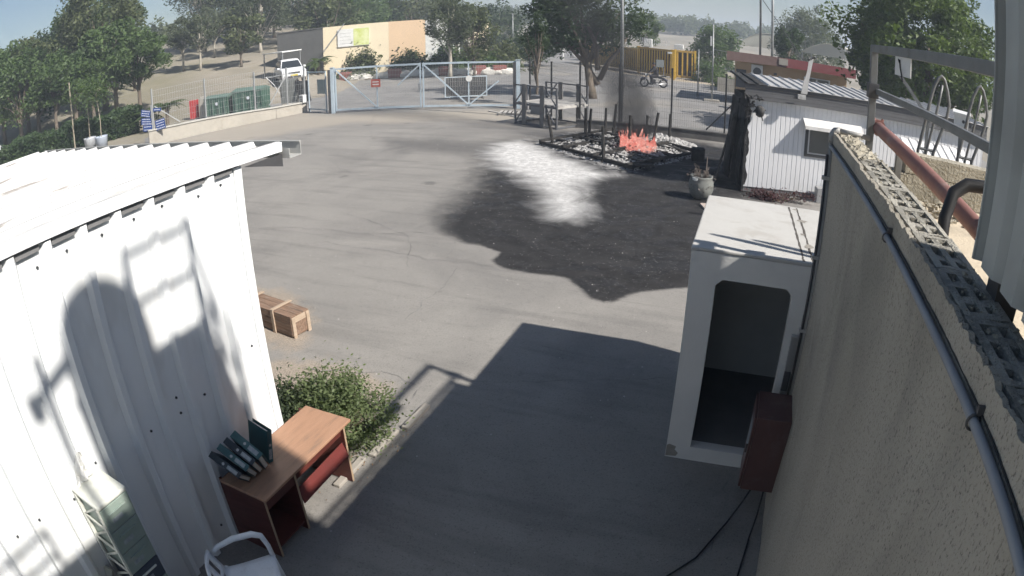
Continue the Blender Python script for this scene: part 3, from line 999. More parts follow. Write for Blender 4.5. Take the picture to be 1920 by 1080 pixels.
bld = thing('block_building', 'tan rough plastered block building with broken parapet on the right', 'building', (WX, 0, 0))
YE = 5.0
# plaster skin: a displaced sheet with an uneven top edge
rnd = random.Random(12)
ny, nz = 330, 40
vs = []
def hn(a, b):
    return math.sin(a * 3.1 + 1.7 * math.sin(b * 2.3)) * .5 + math.sin(a * 11.3 + b * 7.1) * .25 + math.sin(a * 23.7 - b * 17.9) * .18
for i in range(ny + 1):
    y = -2.6 + (YE + 2.6) * i / ny
    top = 3.378 + .006 * hn(y * 2.1, .3) + .006 * hn(y * 9, 2.1) + rnd.uniform(-.008, .008)
    for j in range(nz + 1):
        z = top * j / nz
        vs.append((.004 * hn(y * 1.1, z * 1.3) + .003 * rnd.random(), y, z))
fs = [(i * (nz + 1) + j, (i + 1) * (nz + 1) + j, (i + 1) * (nz + 1) + j + 1, i * (nz + 1) + j + 1) for i in range(ny) for j in range(nz)]
o = MB().add(vs, fs).build('plaster_wall', plaster, bld)
md = o.modifiers.new('solid', 'SOLIDIFY'); md.thickness = .022; md.offset = 0
MB().mm((.022, -2.6, 0), (.2, YE - .003, 3.176)).build('wall_core', blockm, bld)
MB().mm((.202, YE - .2, 0), (5.5, YE, 2.99)).build('far_wall', plaster, bld)
MB().mm((.202, -2.6, 2.86), (5.5, YE - .201, 3.0)).build('roof_slab', mat('roof_screed', (.58, .50, .38), .92, col2=(.47, .40, .30), scale=2.5, var=.7, bump=.4, bscale=30, grime=(.3, .26, .2), gscale=3, gamt=.6), bld)
# hollow blocks along the parapet, cells open to the sky
BL = .392
def block_mesh(seed=0):
    mb = MB()
    w, l, h = .19, BL - .004, .19
    t = .036
    mb.mm((0, 0, 0), (t, l, h)); mb.mm((w - t, 0, 0), (w, l, h))
    mb.mm((w / 2 - .014, t, 0), (w / 2 + .014, l - t, h - .002))
    n = 3
    mb.mm((t, 0, 0), (w - t, t, h)); mb.mm((t, l - t, 0), (w - t, l, h))
    for k in range(1, n):
        y = l * k / n
        mb.mm((t, y - .024, 0), (w / 2 - .014, y + .024, h - .003))
        mb.mm((w / 2 + .014, y - .024, 0), (w - t, y + .024, h - .003))
    mb.mm((t, t, 0.0), (w - t, l - t, .05))
    out = []
    for (x, y, z) in mb.v:
        k_ = math.sin(round(x, 3) * 911.3 + round(y, 3) * 357.7 + round(z, 2) * 127.1 + seed * 17.3)
        f_ = (k_ * 4375.5) % 1.0 - .5
        g_ = (k_ * 9173.1) % 1.0 - .5
        out.append((x + f_ * .008, y + g_ * .008, z + (f_ + g_) * .006))
    mb.v = out
    return mb
proto = None
y = -2.3
while y < YE - 1.25:
    if proto is None or len(proto) < 5:
        proto = proto or []
        c = block_mesh(len(proto)).build('block', blockm, bld)
        proto.append(c)
    else:
        c = copy_part(rnd.choice(proto), bld)
    c.location = (.024 + rnd.uniform(-.004, .006), y, 3.178 + rnd.uniform(0, .008))
    c.rotation_euler = (rnd.uniform(-.006, .006), rnd.uniform(-.01, .01), rnd.uniform(-.008, .008))
    y += BL
# mortar capping on the far stretch
n1_, n2_ = 46, 9
y0c = y + .004
vs = []
for i in range(n1_ + 1):
    yy = y0c + (YE - .01 - y0c) * i / n1_
    for j in range(n2_ + 1):
        x = .022 + .19 * j / n2_
        vs.append((x + (.006 * hn(yy * 8, .4) if j in (0, n2_) else 0), yy, 3.37 + .014 * hn(yy * 7, x * 30) + .012 * rnd.random() - (.03 if j in (0, n2_) else 0)))
mb = MB().add(vs, [(i * (n2_ + 1) + j, (i + 1) * (n2_ + 1) + j, (i + 1) * (n2_ + 1) + j + 1, i * (n2_ + 1) + j + 1) for i in range(n1_) for j in range(n2_)])
mb.build('mortar_capping', mortar, bld)
MB().mm((.024, y0c, 3.178), (.205, YE - .015, 3.34)).build('parapet_core', mortar, bld)
# far parapet of two block courses, partly broken at the corner
x = .50
k = 0
while x < 4.6:
    for cz, hh in ((3.0, .19), (3.195, .15)):
        o = MB().mm((0, 0, 0), (BL - .003, .18, hh)).build('block', mortar, bld)
        o.location = (x + (.1 if cz > 3.1 else 0), YE - .19 + rnd.uniform(-.004, .004), cz + .001)
    x += BL
# rubble by the far corner
mb = MB()
for i in range(160):
    s = rnd.uniform(.012, .05)
    mb.box((.25 + rnd.random() ** 1.6 * .9, YE - .25 - rnd.random() ** 2 * .55, 3.0 + s * .3), (s, s * rnd.uniform(.6, 1.3), s * .7), rz=rnd.uniform(0, 3), rx=rnd.uniform(-.5, .5))
lump = MB()
for i in range(600):
    s = rnd.uniform(.003, .010) * (1.6 if rnd.random() < .12 else 1)
    yy = rnd.uniform(-.5, YE - .05)
    xx = .03 + rnd.random() * .185
    lump.box((xx, yy, 3.368 + s * .2 + (.012 if yy > YE - 1.25 else 0)), (s, s * rnd.uniform(.6, 1.8), s * rnd.uniform(.5, 1)), rz=rnd.uniform(0, 3), rx=rnd.uniform(-.5, .5))
stuff(lump.build('mortar_lumps', mortar, bld))
o = stuff(tag(mb.build('roof_rubble', mortar), 'broken mortar rubble on the roof by the far parapet', 'rubble'))
o.location = (WX, 0, 0)

# conduit along the wall below the parapet with its clips
cond_m = mat('grey_conduit', (.25, .265, .285), .6, col2=(.19, .20, .22), scale=5)
cd = thing('wall_conduit', 'grey plastic conduit running along the plastered wall below the parapet', 'conduit', (WX, 0, 0))
pts = []
for i in range(40):
    y = -2.0 + i * (4.96 + 2.0) / 39
    pts.append((-.028 + .003 * math.sin(y * 3), y, 3.272 + .006 * math.sin(y * 2.2)))
MB().tube(pts, .0145, 10).build('pipe', cond_m, cd, smooth=True)
for y in (1.22, 2.62):
    mb = MB()
    mb.tube([(-.028 + .021 * math.cos(a), y, 3.272 + .021 * math.sin(a)) for a in [k * PI / 6 for k in range(13)]], .004, 6)
    mb.mm((-.03, y - .006, 3.294), (-.004, y + .006, 3.317))
    mb.build('clip', dark_steel, cd)
# black cable along the top of the conduit
o = tag(MB().tube([(WX - .012, p[1], p[2] + .020) for p in pts], .0035, 6).build('wall_cable', mat('black_cable', (.012, .012, .013), .5), smooth=True), 'thin black cable lying along the top of the grey wall conduit', 'cable')

# pipes down the far end of the wall
dp = thing('down_pipe', 'pale pipe with elbow down the far end of the plastered wall', 'pipe', (WX, YE, 0))
pp = mat('pale_pipe', (.34, .335, .32), .5, col2=(.24, .235, .23), scale=4)
MB().tube([(-.02, -.03, .12), (-.02, -.03, 3.30)], .021, 10).build('pipe', pp, dp, smooth=True)
MB().tube([(-.02, -.03, 3.30), (-.02, -.03, 3.36), (.0, -.03, 3.395), (.04, -.03, 3.40)], .028, 10).build('elbow', pp, dp, smooth=True)
MB().tube([(.04, -.03, 3.40), (.30, -.04, 3.385)], .021, 10).build('arm', pp, dp, smooth=True)
MB().tube([(-.05, -.05, .9), (-.05, -.045, 3.2)], .012, 8).build('thin_pipe', dark_steel, dp, smooth=True)
for z in (.9, 1.7, 2.35, 3.0):
    MB().mm((-.075, -.062, z), (-.002, -.022, z + .03)).build('clamp', galv, dp)

# red-brown cabinet on the wall
red_cab = mat('cabinet_red_brown', (.105, .055, .05), .45, col2=(.075, .042, .04), scale=2.5, var=.6, grime=(.2, .17, .15), gscale=3, gamt=.25)
cab = thing('wall_cabinet', 'red brown metal cabinet mounted low on the plastered wall', 'cabinet', (.35, 4.49, 0))
MB().mm((.02, 0, .33), (.328, .44, 1.10)).build('body', red_cab, cab, bevel=.008)
dr = MB().mm((-.004, .015, .345), (.018, .425, 1.085)).build('door', red_cab, cab, bevel=.005)
MB().mm((-.0065, .10, .62), (-.0045, .33, .95)).build('notice', lab_m, dr)
MB().mm((-.02, .05, .70), (-.0045, .07, .78)).build('handle', dark_steel, dr)
cable_m = mat('black_cable', (.012, .012, .013), .5)
o = tag(MB().tube([(.50, 4.58, .33), (.43, 4.5, .18), (.33, 4.35, .035), (.22, 4.1, .018), (.12, 3.85, .018), (-.1, 3.55, .018), (-.32, 3.25, .018), (-.7, 3.0, .018)], .009, 6).build('floor_cable', cable_m, smooth=True), 'thick black cable from the red cabinet snaking over the shaded ground', 'cable')
o = tag(MB().tube([(.60, 4.55, .33), (.595, 4.42, .12), (.56, 4.2, .02), (.52, 3.8, .016), (.47, 3.2, .016), (.46, 2.6, .016)], .008, 6).build('wall_foot_cable', cable_m, smooth=True), 'second black cable from the red cabinet along the foot of the wall', 'cable')

# ------------------------------------------------------------------ on the roof
frame_m = mat('frame_grey_steel', (.20, .205, .205), .5, .35, col2=(.14, .145, .145), scale=5, grime=(.12, .10, .08), gscale=5, gamt=.4)
fr = thing('roof_guard_rail', 'grey steel post with top rail and slanting lower rail on the roof edge', 'guard rail', (1.0, 5.06, 3.2))
MB().mm((-.03, -.03, -.2), (.03, .03, .925)).build('post', frame_m, fr, bevel=.004)
MB().bar((0, .03, .90), (-.02, -4.3, .87), .05, .06).build('top_rail', frame_m, fr, bevel=.003)
MB().bar((.034, -.03, .56), (.03, -4.2, .57), .035, .045).build('lower_rail', frame_m, fr, bevel=.003)
MB().mm((-.045, -.05, .5), (.045, .05, .62)).build('bracket', dark_steel, fr, bevel=.003)
MB().mm((-.08, -.08, -.203), (.08, .08, -.19)).build('base_plate', frame_m, fr)
nb = thing('notice_board', 'small white square plate hanging under the top rail', 'plate', (.985, 3.98, 3.96))
MB().mm((-.004, -.24, -.02), (.004, .2, .11)).build('plate', mat('white_plate', (.72, .72, .70), .5), nb)
MB().tube([(-.008, .05, .06), (-.014, .06, .085), (-.012, .03, .08), (-.012, .01, .03), (-.016, -.06, -.02), (-.02, -.1, -.05)], .005, 6).build('wire', cable_m, nb)
redpipe = mat('rust_red_pipe', (.27, .135, .115), .6, col2=(.20, .10, .085), scale=4, grime=(.33, .28, .25), gscale=3, gamt=.5)
rp = thing('red_pipe', 'thick rust red pipe lying across the roof beside the parapet', 'pipe', (0, 0, 0))
MB().tube([(1.07, 5.08, 3.47), (1.06, 4.6, 3.465), (1.10, 3.7, 3.42), (1.24, 3.0, 3.32), (1.34, 2.2, 3.24), (1.4, 1.2, 3.2)], .052, 14).build('pipe', redpipe, rp, smooth=True)
MB().tube([(1.07, 5.04, 3.47), (1.07, 5.10, 3.47)], .066, 14).build('flange', redpipe, rp)
for a in (60, 120):
    MB().cyl((1.07 + .05 * math.cos(R(a)), 5.08, 3.47 + .05 * math.sin(R(a))), (1.07 + .085 * math.cos(R(a)), 5.08, 3.47 + .085 * math.sin(R(a))), .018, .012, 8).build('lug', redpipe, rp)
MB().mm((1.115, 4.48, 3.0), (1.165, 4.53, 3.46)).build('support_post', frame_m, rp, bevel=.003)
MB().mm((1.17, 4.62, 3.0), (1.20, 4.66, 3.2)).build('support_stub', frame_m, rp)
o = tag(MB().tube([(.98, 2.72, 3.02), (.985, 2.76, 3.2), (1.0, 2.82, 3.36), (1.05, 2.88, 3.47), (1.13, 2.9, 3.52), (1.25, 2.9, 3.53), (1.4, 2.86, 3.5)], .034, 12).build('rubber_hose', mat('hose_black', (.02, .02, .021), .5), smooth=True), 'black rubber hose arching over the red pipe on the roof', 'hose')
# ladder hoops over the far parapet
def hoop(x, label):
    h = thing('ladder_hoop', label, 'ladder', (x, YE + .2, 0), 0, 'ladder hoops at the far parapet')
    MB().tube([(-.16, 0, 2.4), (-.13, 0, 3.34), (-.05, 0, 3.78), (-.02, 0, 3.90), (.02, 0, 3.98), (.05, 0, 4.0), (.08, 0, 3.97), (.115, 0, 3.88), (.14, 0, 3.77), (.12, 0, 3.65), (.02, 0, 3.34), (-.01, 0, 2.4)], .016, 8).build('hoop', frame_m, h, smooth=True)
    MB().tube([(-.08, 0, 2.4), (-.05, 0, 3.34), (.035, 0, 3.78), (.06, 0, 3.93)], .013, 8).build('rail', frame_m, h, smooth=True)
    MB().tube([(-.13, 0, 3.36), (.02, 0, 3.36)], .012, 8).build('rung', frame_m, h)
    return h
hoop(1.62, 'grey steel ladder hoop standing nearer to the steel post')
hoop(2.02, 'grey steel ladder hoop half hidden by the corrugated cabinet')
# corrugated steel cabinet beside the camera
corr = mat('corrugated_grey', (.36, .38, .37), .55, .1, col2=(.30, .32, .31), scale=1.5, var=.7, grime=(.2, .2, .19), gscale=1.2, gamt=.4)
cc = thing('corrugated_cabinet', 'tall pale corrugated steel cabinet at the right edge of the roof', 'cabinet', (.83, .54, 3.45))
CY, CX, CZ = 1.38, 1.5, 2.66
prof = []
y = 0.0
while y < CY:
    prof += [(.0, y), (.0, y + .11), (.035, y + .14), (.035, y + .17), (.0, y + .2)]
    y += .2
prof = [p for p in prof if p[1] <= CY] + [(0, CY)]
outline = prof + [(CX, CY), (CX, 0)]
MB().prism(outline, 0, CZ, 'z').build('body', corr, cc)
MB().mm((-.01, CY + .001, .0), (.05, CY + .012, CZ)).build('corner_trim', corr, cc)
MB().mm((-.03, -.01, CZ + .001), (CX + .02, CY + .02, CZ + .03)).build('lid', corr, cc)
MB().cyl((-.004, .93, .45), (-.05, .93, .45), .012, .012, 8).build('bolt', dark_steel, cc)
for p in ((.1, .1), (.1, CY - .1), (CX - .1, .1), (CX - .1, CY - .1)):
    MB().mm((p[0] - .05, p[1] - .05, -.445), (p[0] + .05, p[1] + .05, -.001)).build('foot', dark_steel, cc)
lc = thing('low_cabinet', 'lower corrugated steel cabinet standing behind the tall one', 'cabinet', (.83, -1.9, 3.05))
MB().mm((0, 0, 0), (1.5, 2.42, 2.11)).build('body', corr, lc)
wt = thing('water_tank', 'small domed tank on top of the tall corrugated cabinet', 'tank', (1.3, .86, 6.142))
MB().lathe((0, 0, 0), [(.40, 0), (.40, .66), (.385, .76), (.34, .86), (.24, .94), (.1, .97), (.0, .97)], 24).build('tank', mat('tank_grey', (.4, .4, .4), .6), wt, smooth=True)
MB().cyl((.0, .3, .8), (.0, .3, 1.2), .03, .03, 8).build('vent_pipe', galv, wt)
rl = thing('cabinet_railing', 'thin steel railing along the top of the tall corrugated cabinet', 'railing', (1.0, 1.86, 6.142))
for z in (.56, .92):
    MB().bar((0, 0, z), (0, -.62, z), .03, .035).bar((0, 0, z), (1.3, .02, z), .03, .035).build('rail', frame_m, rl)
for x in (0, .65, 1.28):
    MB().bar((x, 0, 0), (x, 0, .95), .04, .04).build('post', frame_m, rl)
MB().bar((.02, 0, .05), (.65, 0, .55), .02, .02).bar((.65, 0, .05), (.1, 0, .52), .02, .02).bar((.66, 0, .05), (1.26, 0, .55), .02, .02).build('brace', frame_m, rl)
r2 = thing('low_railing', 'steel rails with a knobbed arm on the lower cabinet', 'railing', (.95, .3, 5.165))
MB().bar((0, 0, 0), (0, .0, 1.5), .05, .05).build('post', frame_m, r2)
MB().bar((0, -.1, 1.25), (0, .42, 1.45), .06, .06).build('arm', frame_m, r2)
MB().box((0, -.12, 1.22), (.1, .1, .13)).build('knob', frame_m, r2)
for z in (.22, .42):
    MB().bar((0, -.5, z), (0, -1.9, z), .03, .03).build('rail', frame_m, r2)
for y in (-.5, -.9, -1.3, -1.7):
    MB().bar((0, y, 0), (0, y, .45), .03, .03).build('baluster', frame_m, r2)
# ------------------------------------------------------------------ partly burnt white site office
cw = mat('office_white_cladding', (.74, .74, .75), .55, col2=(.67, .67, .68), scale=1.2, var=.6, grime=(.42, .40, .38), gscale=1.1, gamt=.3, glo=.56, ghi=.8)
burnt = mat('burnt_metal', (.035, .034, .034), .85, .1, col2=(.012, .012, .012), scale=2.2, var=.8, grime=(.16, .155, .15), gscale=2.5, gamt=.5, bump=.4, bscale=14)
sooty = mat('sooty_fascia', (.13, .13, .135), .7, .2, col2=(.075, .075, .078), scale=3, stretch=(.5, 1, 4))
office_rz = math.atan2(.175, .985)
off = thing('site_office', 'white portable site office with scorched left end and black fascia', 'cabin', (-.09, 16.57, 0), office_rz)
OL, OD, OH = 7.6, 2.6, 2.5
# corrugated front wall, fine vertical grooves
prof = []
x = 0.0
while x < OL - .13:
    prof += [(x, 0), (x + .105, 0), (x + .115, .012), (x + .122, .012)]
    x += .13
prof += [(OL, 0), (OL, .06), (0, .06)]
MB().prism(prof, .16, OH - .02, 'z').build('front_wall', cw, off)
MB().mm((.002, .062, .02), (.05, OD, OH - .02)).build('end_wall', burnt, off)
MB().mm((.052, OD - .05, .1), (OL, OD - .001, OH - .02)).build('back_wall', burnt, off)
MB().mm((OL - .05, .062, .16), (OL - .001, OD - .052, OH - .02)).build('end_wall', cw, off)
MB().mm((-.01, .02, .02), (OL, .14, .158)).build('base_beam', mat('base_beam_grey', (.16, .16, .16), .7), off)
MB().mm((.06, .15, .1), (OL - .06, OD - .06, .16)).build('floor', burnt, off)
# charred jambs, peeled edge strip
MB().mm((-.05, -.012, .02), (-.005, .05, OH)).build('corner_post', burnt, off)
rnd = random.Random(31)
mb = MB()
vs = []
n = 24
for i in range(n):
    z = .2 + (OH - .35) * i / (n - 1)
    vs += [(.0, -.004, z), (.03 + .05 * rnd.random() + .03 * math.sin(i * .7), -.006, z)]
mb.add(vs, [(2 * i, 2 * i + 1, 2 * i + 3, 2 * i + 2) for i in range(n - 1)])
mb.build('scorched_strip', burnt, off)
# open charred end: leaning sheets
MB().box((-.08, .75, 1.15), (.03, 1.1, 2.1), ry=R(3)).build('charred_sheet', burnt, off)
MB().box((-.16, 1.75, 1.2), (.03, .9, 2.3), ry=R(5), rz=R(4)).build('charred_sheet', burnt, off)
MB().box((-.42, 1.1, .95), (.03, 1.0, 1.9), ry=R(12), rz=R(-8)).build('charred_sheet', burnt, off)
# fascia of horizontal black strips and roof sheets
for k in range(4):
    MB().mm((-.12, -.155 + .002 * k, OH - .02 + k * .1), (OL, -.125, OH + .075 + k * .1)).build('fascia_strip', sooty, off)
roofw = mat('office_roof_sheet', (.52, .51, .50), .5, .2, col2=(.34, .335, .33), scale=2, grime=(.12, .115, .11), gscale=1.4, gamt=.7)
k = 0
x = -.15
while x < OL - .1:
    o = MB().prism([(0, 0), (.03, .035), (.05, .035), (.075, .004), (.30, .0), (.30, -.006), (.0, -.006)], -.22, OD + .1, 'y').build('roof_sheet', roofw if k > 1 else burnt, off)
    o.location = (x, 0, OH + .392 + .002 * (k % 2))
    o.rotation_euler = (R(2.0), 0, 0)
    x += .303
    k += 1
# shaded soffit strip under the fascia
MB().mm((0, -.125, OH - .03), (OL, -.001, OH - .021)).build('soffit', cw, off)
# curled burnt sheet and blackened cable bundle at the corner
mb = MB()
for i in range(26):
    a = rnd.uniform(0, 6.28)
    p = Vector((.02 + rnd.uniform(-.1, .3), -.19 + rnd.uniform(-.04, .03), OH - .12 + rnd.uniform(-.28, .22)))
    q = p + Vector((rnd.uniform(-.12, .12), rnd.uniform(-.05, .05), rnd.uniform(-.2, .1)))
    r_ = q + Vector((rnd.uniform(-.12, .12), rnd.uniform(-.05, .05), rnd.uniform(-.12, .1)))
    mb.tube([p, q, r_], .012 + .012 * rnd.random(), 6)
stuff(mb.build('melted_cables', burnt, off))
MB().lathe((.28, -.2, OH - .32), [(.02, -.14), (.1, -.1), (.13, 0), (.11, .12), (.03, .17)], 14).build('melted_lamp', burnt, off, smooth=True)
# torn white strip standing up from the roof edge
tw = thing('torn_flashing', 'torn pale strip of flashing standing up from the office roof edge', 'flashing', (1.35, 16.72, 2.80), office_rz)
MB().prism([(-.08, 0), (.10, .0), (.13, .35), (.2, .75), (.24, .95), (.12, .98), (.07, .6), (-.02, .3)], -.12, -.10, 'y').build('strip', roofw, tw)
MB().box((.18, -.1, .95), (.22, .04, .05), ry=R(-30)).build('bent_tip', burnt, tw)
MB().mm((-.18, -.24, -.14), (.03, -.16, -.02)).build('bracket', roofw, tw)
# window with awning
win = MB().mm((1.62, -.03, 1.14), (3.05, .03, 2.0)).build('window', mat('window_frame_black', (.05, .05, .052), .5), off)
MB().mm((1.70, -.036, 1.22), (2.97, -.031, 1.92)).build('window_inner_frame', mat('window_white_frame', (.6, .6, .6), .5), win)
gl = mat('window_glass_dark', (.10, .105, .10), .12, 0, col2=(.08, .085, .08), scale=2, spec=.6)
MB().mm((1.74, -.042, 1.26), (2.32, -.037, 1.88)).mm((2.36, -.042, 1.26), (2.93, -.037, 1.88)).build('pane', gl, win)
aw_m = mat('awning_white', (.70, .69, .67), .5, col2=(.55, .53, .5), scale=3, grime=(.4, .33, .28), gscale=3, gamt=.4)
def awning(x0, x1, ribs):
    a = MB().add([(x0, -.002, 2.16), (x1, -.002, 2.16), (x1, -.32, 1.99), (x0, -.32, 1.99), (x0, -.002, 2.145), (x1, -.002, 2.145), (x1, -.32, 1.975), (x0, -.32, 1.975)],
            [(0, 1, 2, 3), (7, 6, 5, 4), (0, 3, 7, 4), (1, 5, 6, 2), (3, 2, 6, 7), (0, 4, 5, 1)]).build('awning', aw_m, off)
    MB().mm((x0, -.332, 1.90), (x1, -.321, 1.992)).build('awning_lip', aw_m, a)
    return a
awning(1.52, 3.25, 0)
# blackened smear by the foot, a low step and the air conditioner under the window
ac = thing('air_conditioner', 'grey air conditioning unit standing under the office window', 'air conditioner', (1.95, 16.55, 0), office_rz)
MB().mm((0, 0, .0), (.75, .3, .40)).build('casing', mat('ac_grey', (.3, .3, .3), .5), ac, bevel=.01)
MB().mm((.33, -.012, .08), (.7, -.001, .32)).build('grille', dark_steel, ac)
# white ribbed canopy farther along the office wall
cn = thing('ribbed_canopy', 'white ribbed sheet canopy beside the ladder hoops', 'canopy', (4.15, 16.6, 1.5), office_rz)
for i in range(8):
    o = MB().add([(0, 0, .62), (.27, 0, .62), (.27, -.9, .2), (0, -.9, .2), (.03, 0, .65), (.07, 0, .65), (.07, -.9, .23), (.03, -.9, .23)], [(0, 1, 2, 3), (4, 5, 6, 7), (0, 4, 7, 3), (5, 1, 2, 6)]).build('sheet', aw_m, cn)
    o.location = (i * .28, 0, 0)
MB().tube([(-.05, -.92, .2), (2.3, -.92, .2)], .045, 10).build('edge_tube', aw_m, cn, smooth=True)
for x in (.05, 2.2):
    MB().bar((x, -.85, .2), (x, -.05, -.25), .04, .04).build('bracket', frame_m, cn)
# nest-box on the roof edge
bx = thing('nest_box', 'white wooden bird box on the far roof edge', 'bird box', (4.55, 12.5, 3.12), R(-20))
whp = mat('white_plate', (.72, .72, .70), .5)
MB().mm((-.17, -.15, -.18), (.17, .15, .22)).build('box', whp, bx, bevel=.006)
MB().box((0, -.02, .245), (.42, .4, .03), rx=R(6)).build('lid', whp, bx)
MB().cyl((.05, -.151, .08), (.05, -.158, .08), .035, .035, 14).build('hole', dark_steel, bx)
MB().mm((-.16, -.17, -.02), (.16, -.151, .0)).build('ledge', whp, bx)
MB().bar((0, 0, -.18), (0, 0, -3.11), .07, .07).build('post', frame_m, bx)
# inclined plank beyond the roof
pk = tag(MB().bar((3.05, 13.0, 3.95), (3.95, 13.0, 3.0), .1, .06).bar((3.9, 13.0, 3.05), (3.9, 13.0, 0), .06, .06).build('leaning_beam', frame_m), 'slanting grey steel beam between the roof frame and the ladder hoop', 'beam')
# dark red planter at the office foot
bush('purple_shrub', 'low dark purple shrub along the foot of the site office', (.95, 16.18, 0), .95, .28, .32, 1600, .06, leafmat('purple_leaf', (.05, .025, .03), (.13, .06, .065)), 5, 'shrub', 12)
# flower pot
pot_m = mat('pot_glazed_grey', (.20, .205, .19), .5, col2=(.13, .135, .125), scale=6, var=.8, grime=(.05, .05, .045), gscale=5, gamt=.7)
pt = thing('flower_pot', 'big round grey pot with a dried plant beside the scorched ground', 'pot', (-1.12, 15.28, 0))
MB().lathe((0, 0, .02), [(.17, 0), (.25, .08), (.31, .24), (.305, .40), (.27, .52), (.285, .555), (.25, .56), (.235, .50), (.0, .48)], 24).build('pot', pot_m, pt, smooth=True)
mb = MB()
for i in range(34):
    a = rnd.uniform(0, 6.28); l = rnd.uniform(.15, .5)
    mb.tube([(.08 * math.cos(a), .08 * math.sin(a), .5), (.16 * math.cos(a), .16 * math.sin(a), .52 + l * .5), (.34 * math.cos(a + .4) * l * 1.6, .34 * math.sin(a + .4) * l * 1.6, .5 + l * rnd.uniform(-.2, 1))], [.008, .006, .003], 5, cap=False)
mb.tube([(.08, .02, .5), (.10, .02, .75), (.11, .03, 1.05)], [.02, .016, .01], 6)
mb.build('dried_plant', mat('dried_stem', (.16, .13, .11), .9), pt)
rg = np.random.default_rng(3)
n = 260
a = rg.uniform(0, 6.28, n); rr = rg.uniform(.1, .36, n)
pts = np.stack([rr * np.cos(a), rr * np.sin(a), rg.uniform(.25, .7, n)], 1)
v, q = leaf_quads(pts, .06, rg, up=0, aspect=2, droop=.4)
np_mesh('dead_leaves', v, q, mat('dead_leaf', (.12, .095, .085), .9, col2=(.2, .17, .14), scale=12), pt, tone=rg.uniform(0, 1, n))
MB().lathe((-.12, -.2, .5), [(.085, 0), (.09, .06), (.07, .065), (.0, .06)], 14).build('white_saucer', whp, pt)
tag(MB().box((-.84, 14.55, .03), (.34, .42, .05), rz=R(20)).build('paving_slab', mat('slab_pink', (.46, .38, .33), .9, col2=(.34, .28, .25), scale=4, bump=.3)), 'pale pinkish paving slab behind the guard shelter', 'slab')

# ------------------------------------------------------------------ burnt timber platform
char = mat('charred_wood', (.018, .017, .016), .9, col2=(.05, .046, .042), scale=7, var=.8, bump=.8, bscale=28, grime=(.22, .21, .2), gscale=5, gamt=.35, glo=.58, ghi=.75)
pf = thing('burnt_platform', 'collapsed charred timber platform with upright blackened posts', 'platform', (0, 0, 0))
A = Vector((-6.75, 19.95, 0)); B = Vector((-3.30, 17.45, 0)); Dv = Vector((1.72, 3.45, 0))
U = B - A
def pp_(u, v, z=0.0):
    p = A + U * u + Dv * v
    return Vector((p.x, p.y, z))
for v in (0, .2, .42, .63, .84, 1.0):
    MB().bar(pp_(-.02, v, .09), pp_(1.02 - .1 * rnd.random(), v + rnd.uniform(-.02, .02), .09), .09, .10).build('bearer', char, pf)
for u in (0.0, .28, .62, .98):
    MB().bar(pp_(u, -.02, .16), pp_(u + rnd.uniform(-.03, .03), 1.0, .15), .10, .07).build('joist', char, pf)
for k in range(22):
    u = rnd.uniform(.02, .9); v = rnd.uniform(.02, .95)
    L_ = rnd.uniform(.06, .26)
    if rnd.random() < .6:
        MB().bar(pp_(u, v, .2 + rnd.uniform(-.08, .05)), pp_(min(1, u + L_), v + rnd.uniform(-.03, .03), .2 + rnd.uniform(-.1, .06)), .12, .025).build('plank', char, pf)
    else:
        MB().bar(pp_(u, v, .2 + rnd.uniform(-.08, .05)), pp_(u + rnd.uniform(-.03, .03), min(1, v + L_), .2 + rnd.uniform(-.1, .06)), .12, .025).build('plank', char, pf)
MB().bar((-3.32, 17.42, .12), (-2.62, 19.15, .12), .16, .1).build('plank', char, pf)
MB().bar((-3.42, 17.55, .13), (-2.75, 17.95, .12), .3, .05).build('plank', char, pf)
for (x, y, h, lx, ly) in ((-6.50, 20.35, .95, -.16, 0), (-5.75, 21.75, 1.1, -.01, 0), (-5.66, 21.85, 1.08, .07, 0), (-5.25, 22.6, 1.05, .02, 0), (-5.02, 22.9, 1.18, .08, .05), (-4.24, 18.15, 1.08, -.05, 0), (-3.82, 19.9, 1.22, .0, 0), (-3.75, 22.6, .9, .03, 0), (-3.36, 21.7, 1.16, .16, 0), (-2.95, 22.9, 1.0, .02, 0), (-4.3, 22.9, .7, -.02, 0)):
    MB().tube([(x, y, 0), (x + lx * .5, y + ly * .5, h * .5), (x + lx, y + ly, h)], [.055, .052, .045], 8).build('post', char, pf)
    MB().box((x, y, .03), (.16, .16, .05), rz=.5).build('post_shoe', char, pf)

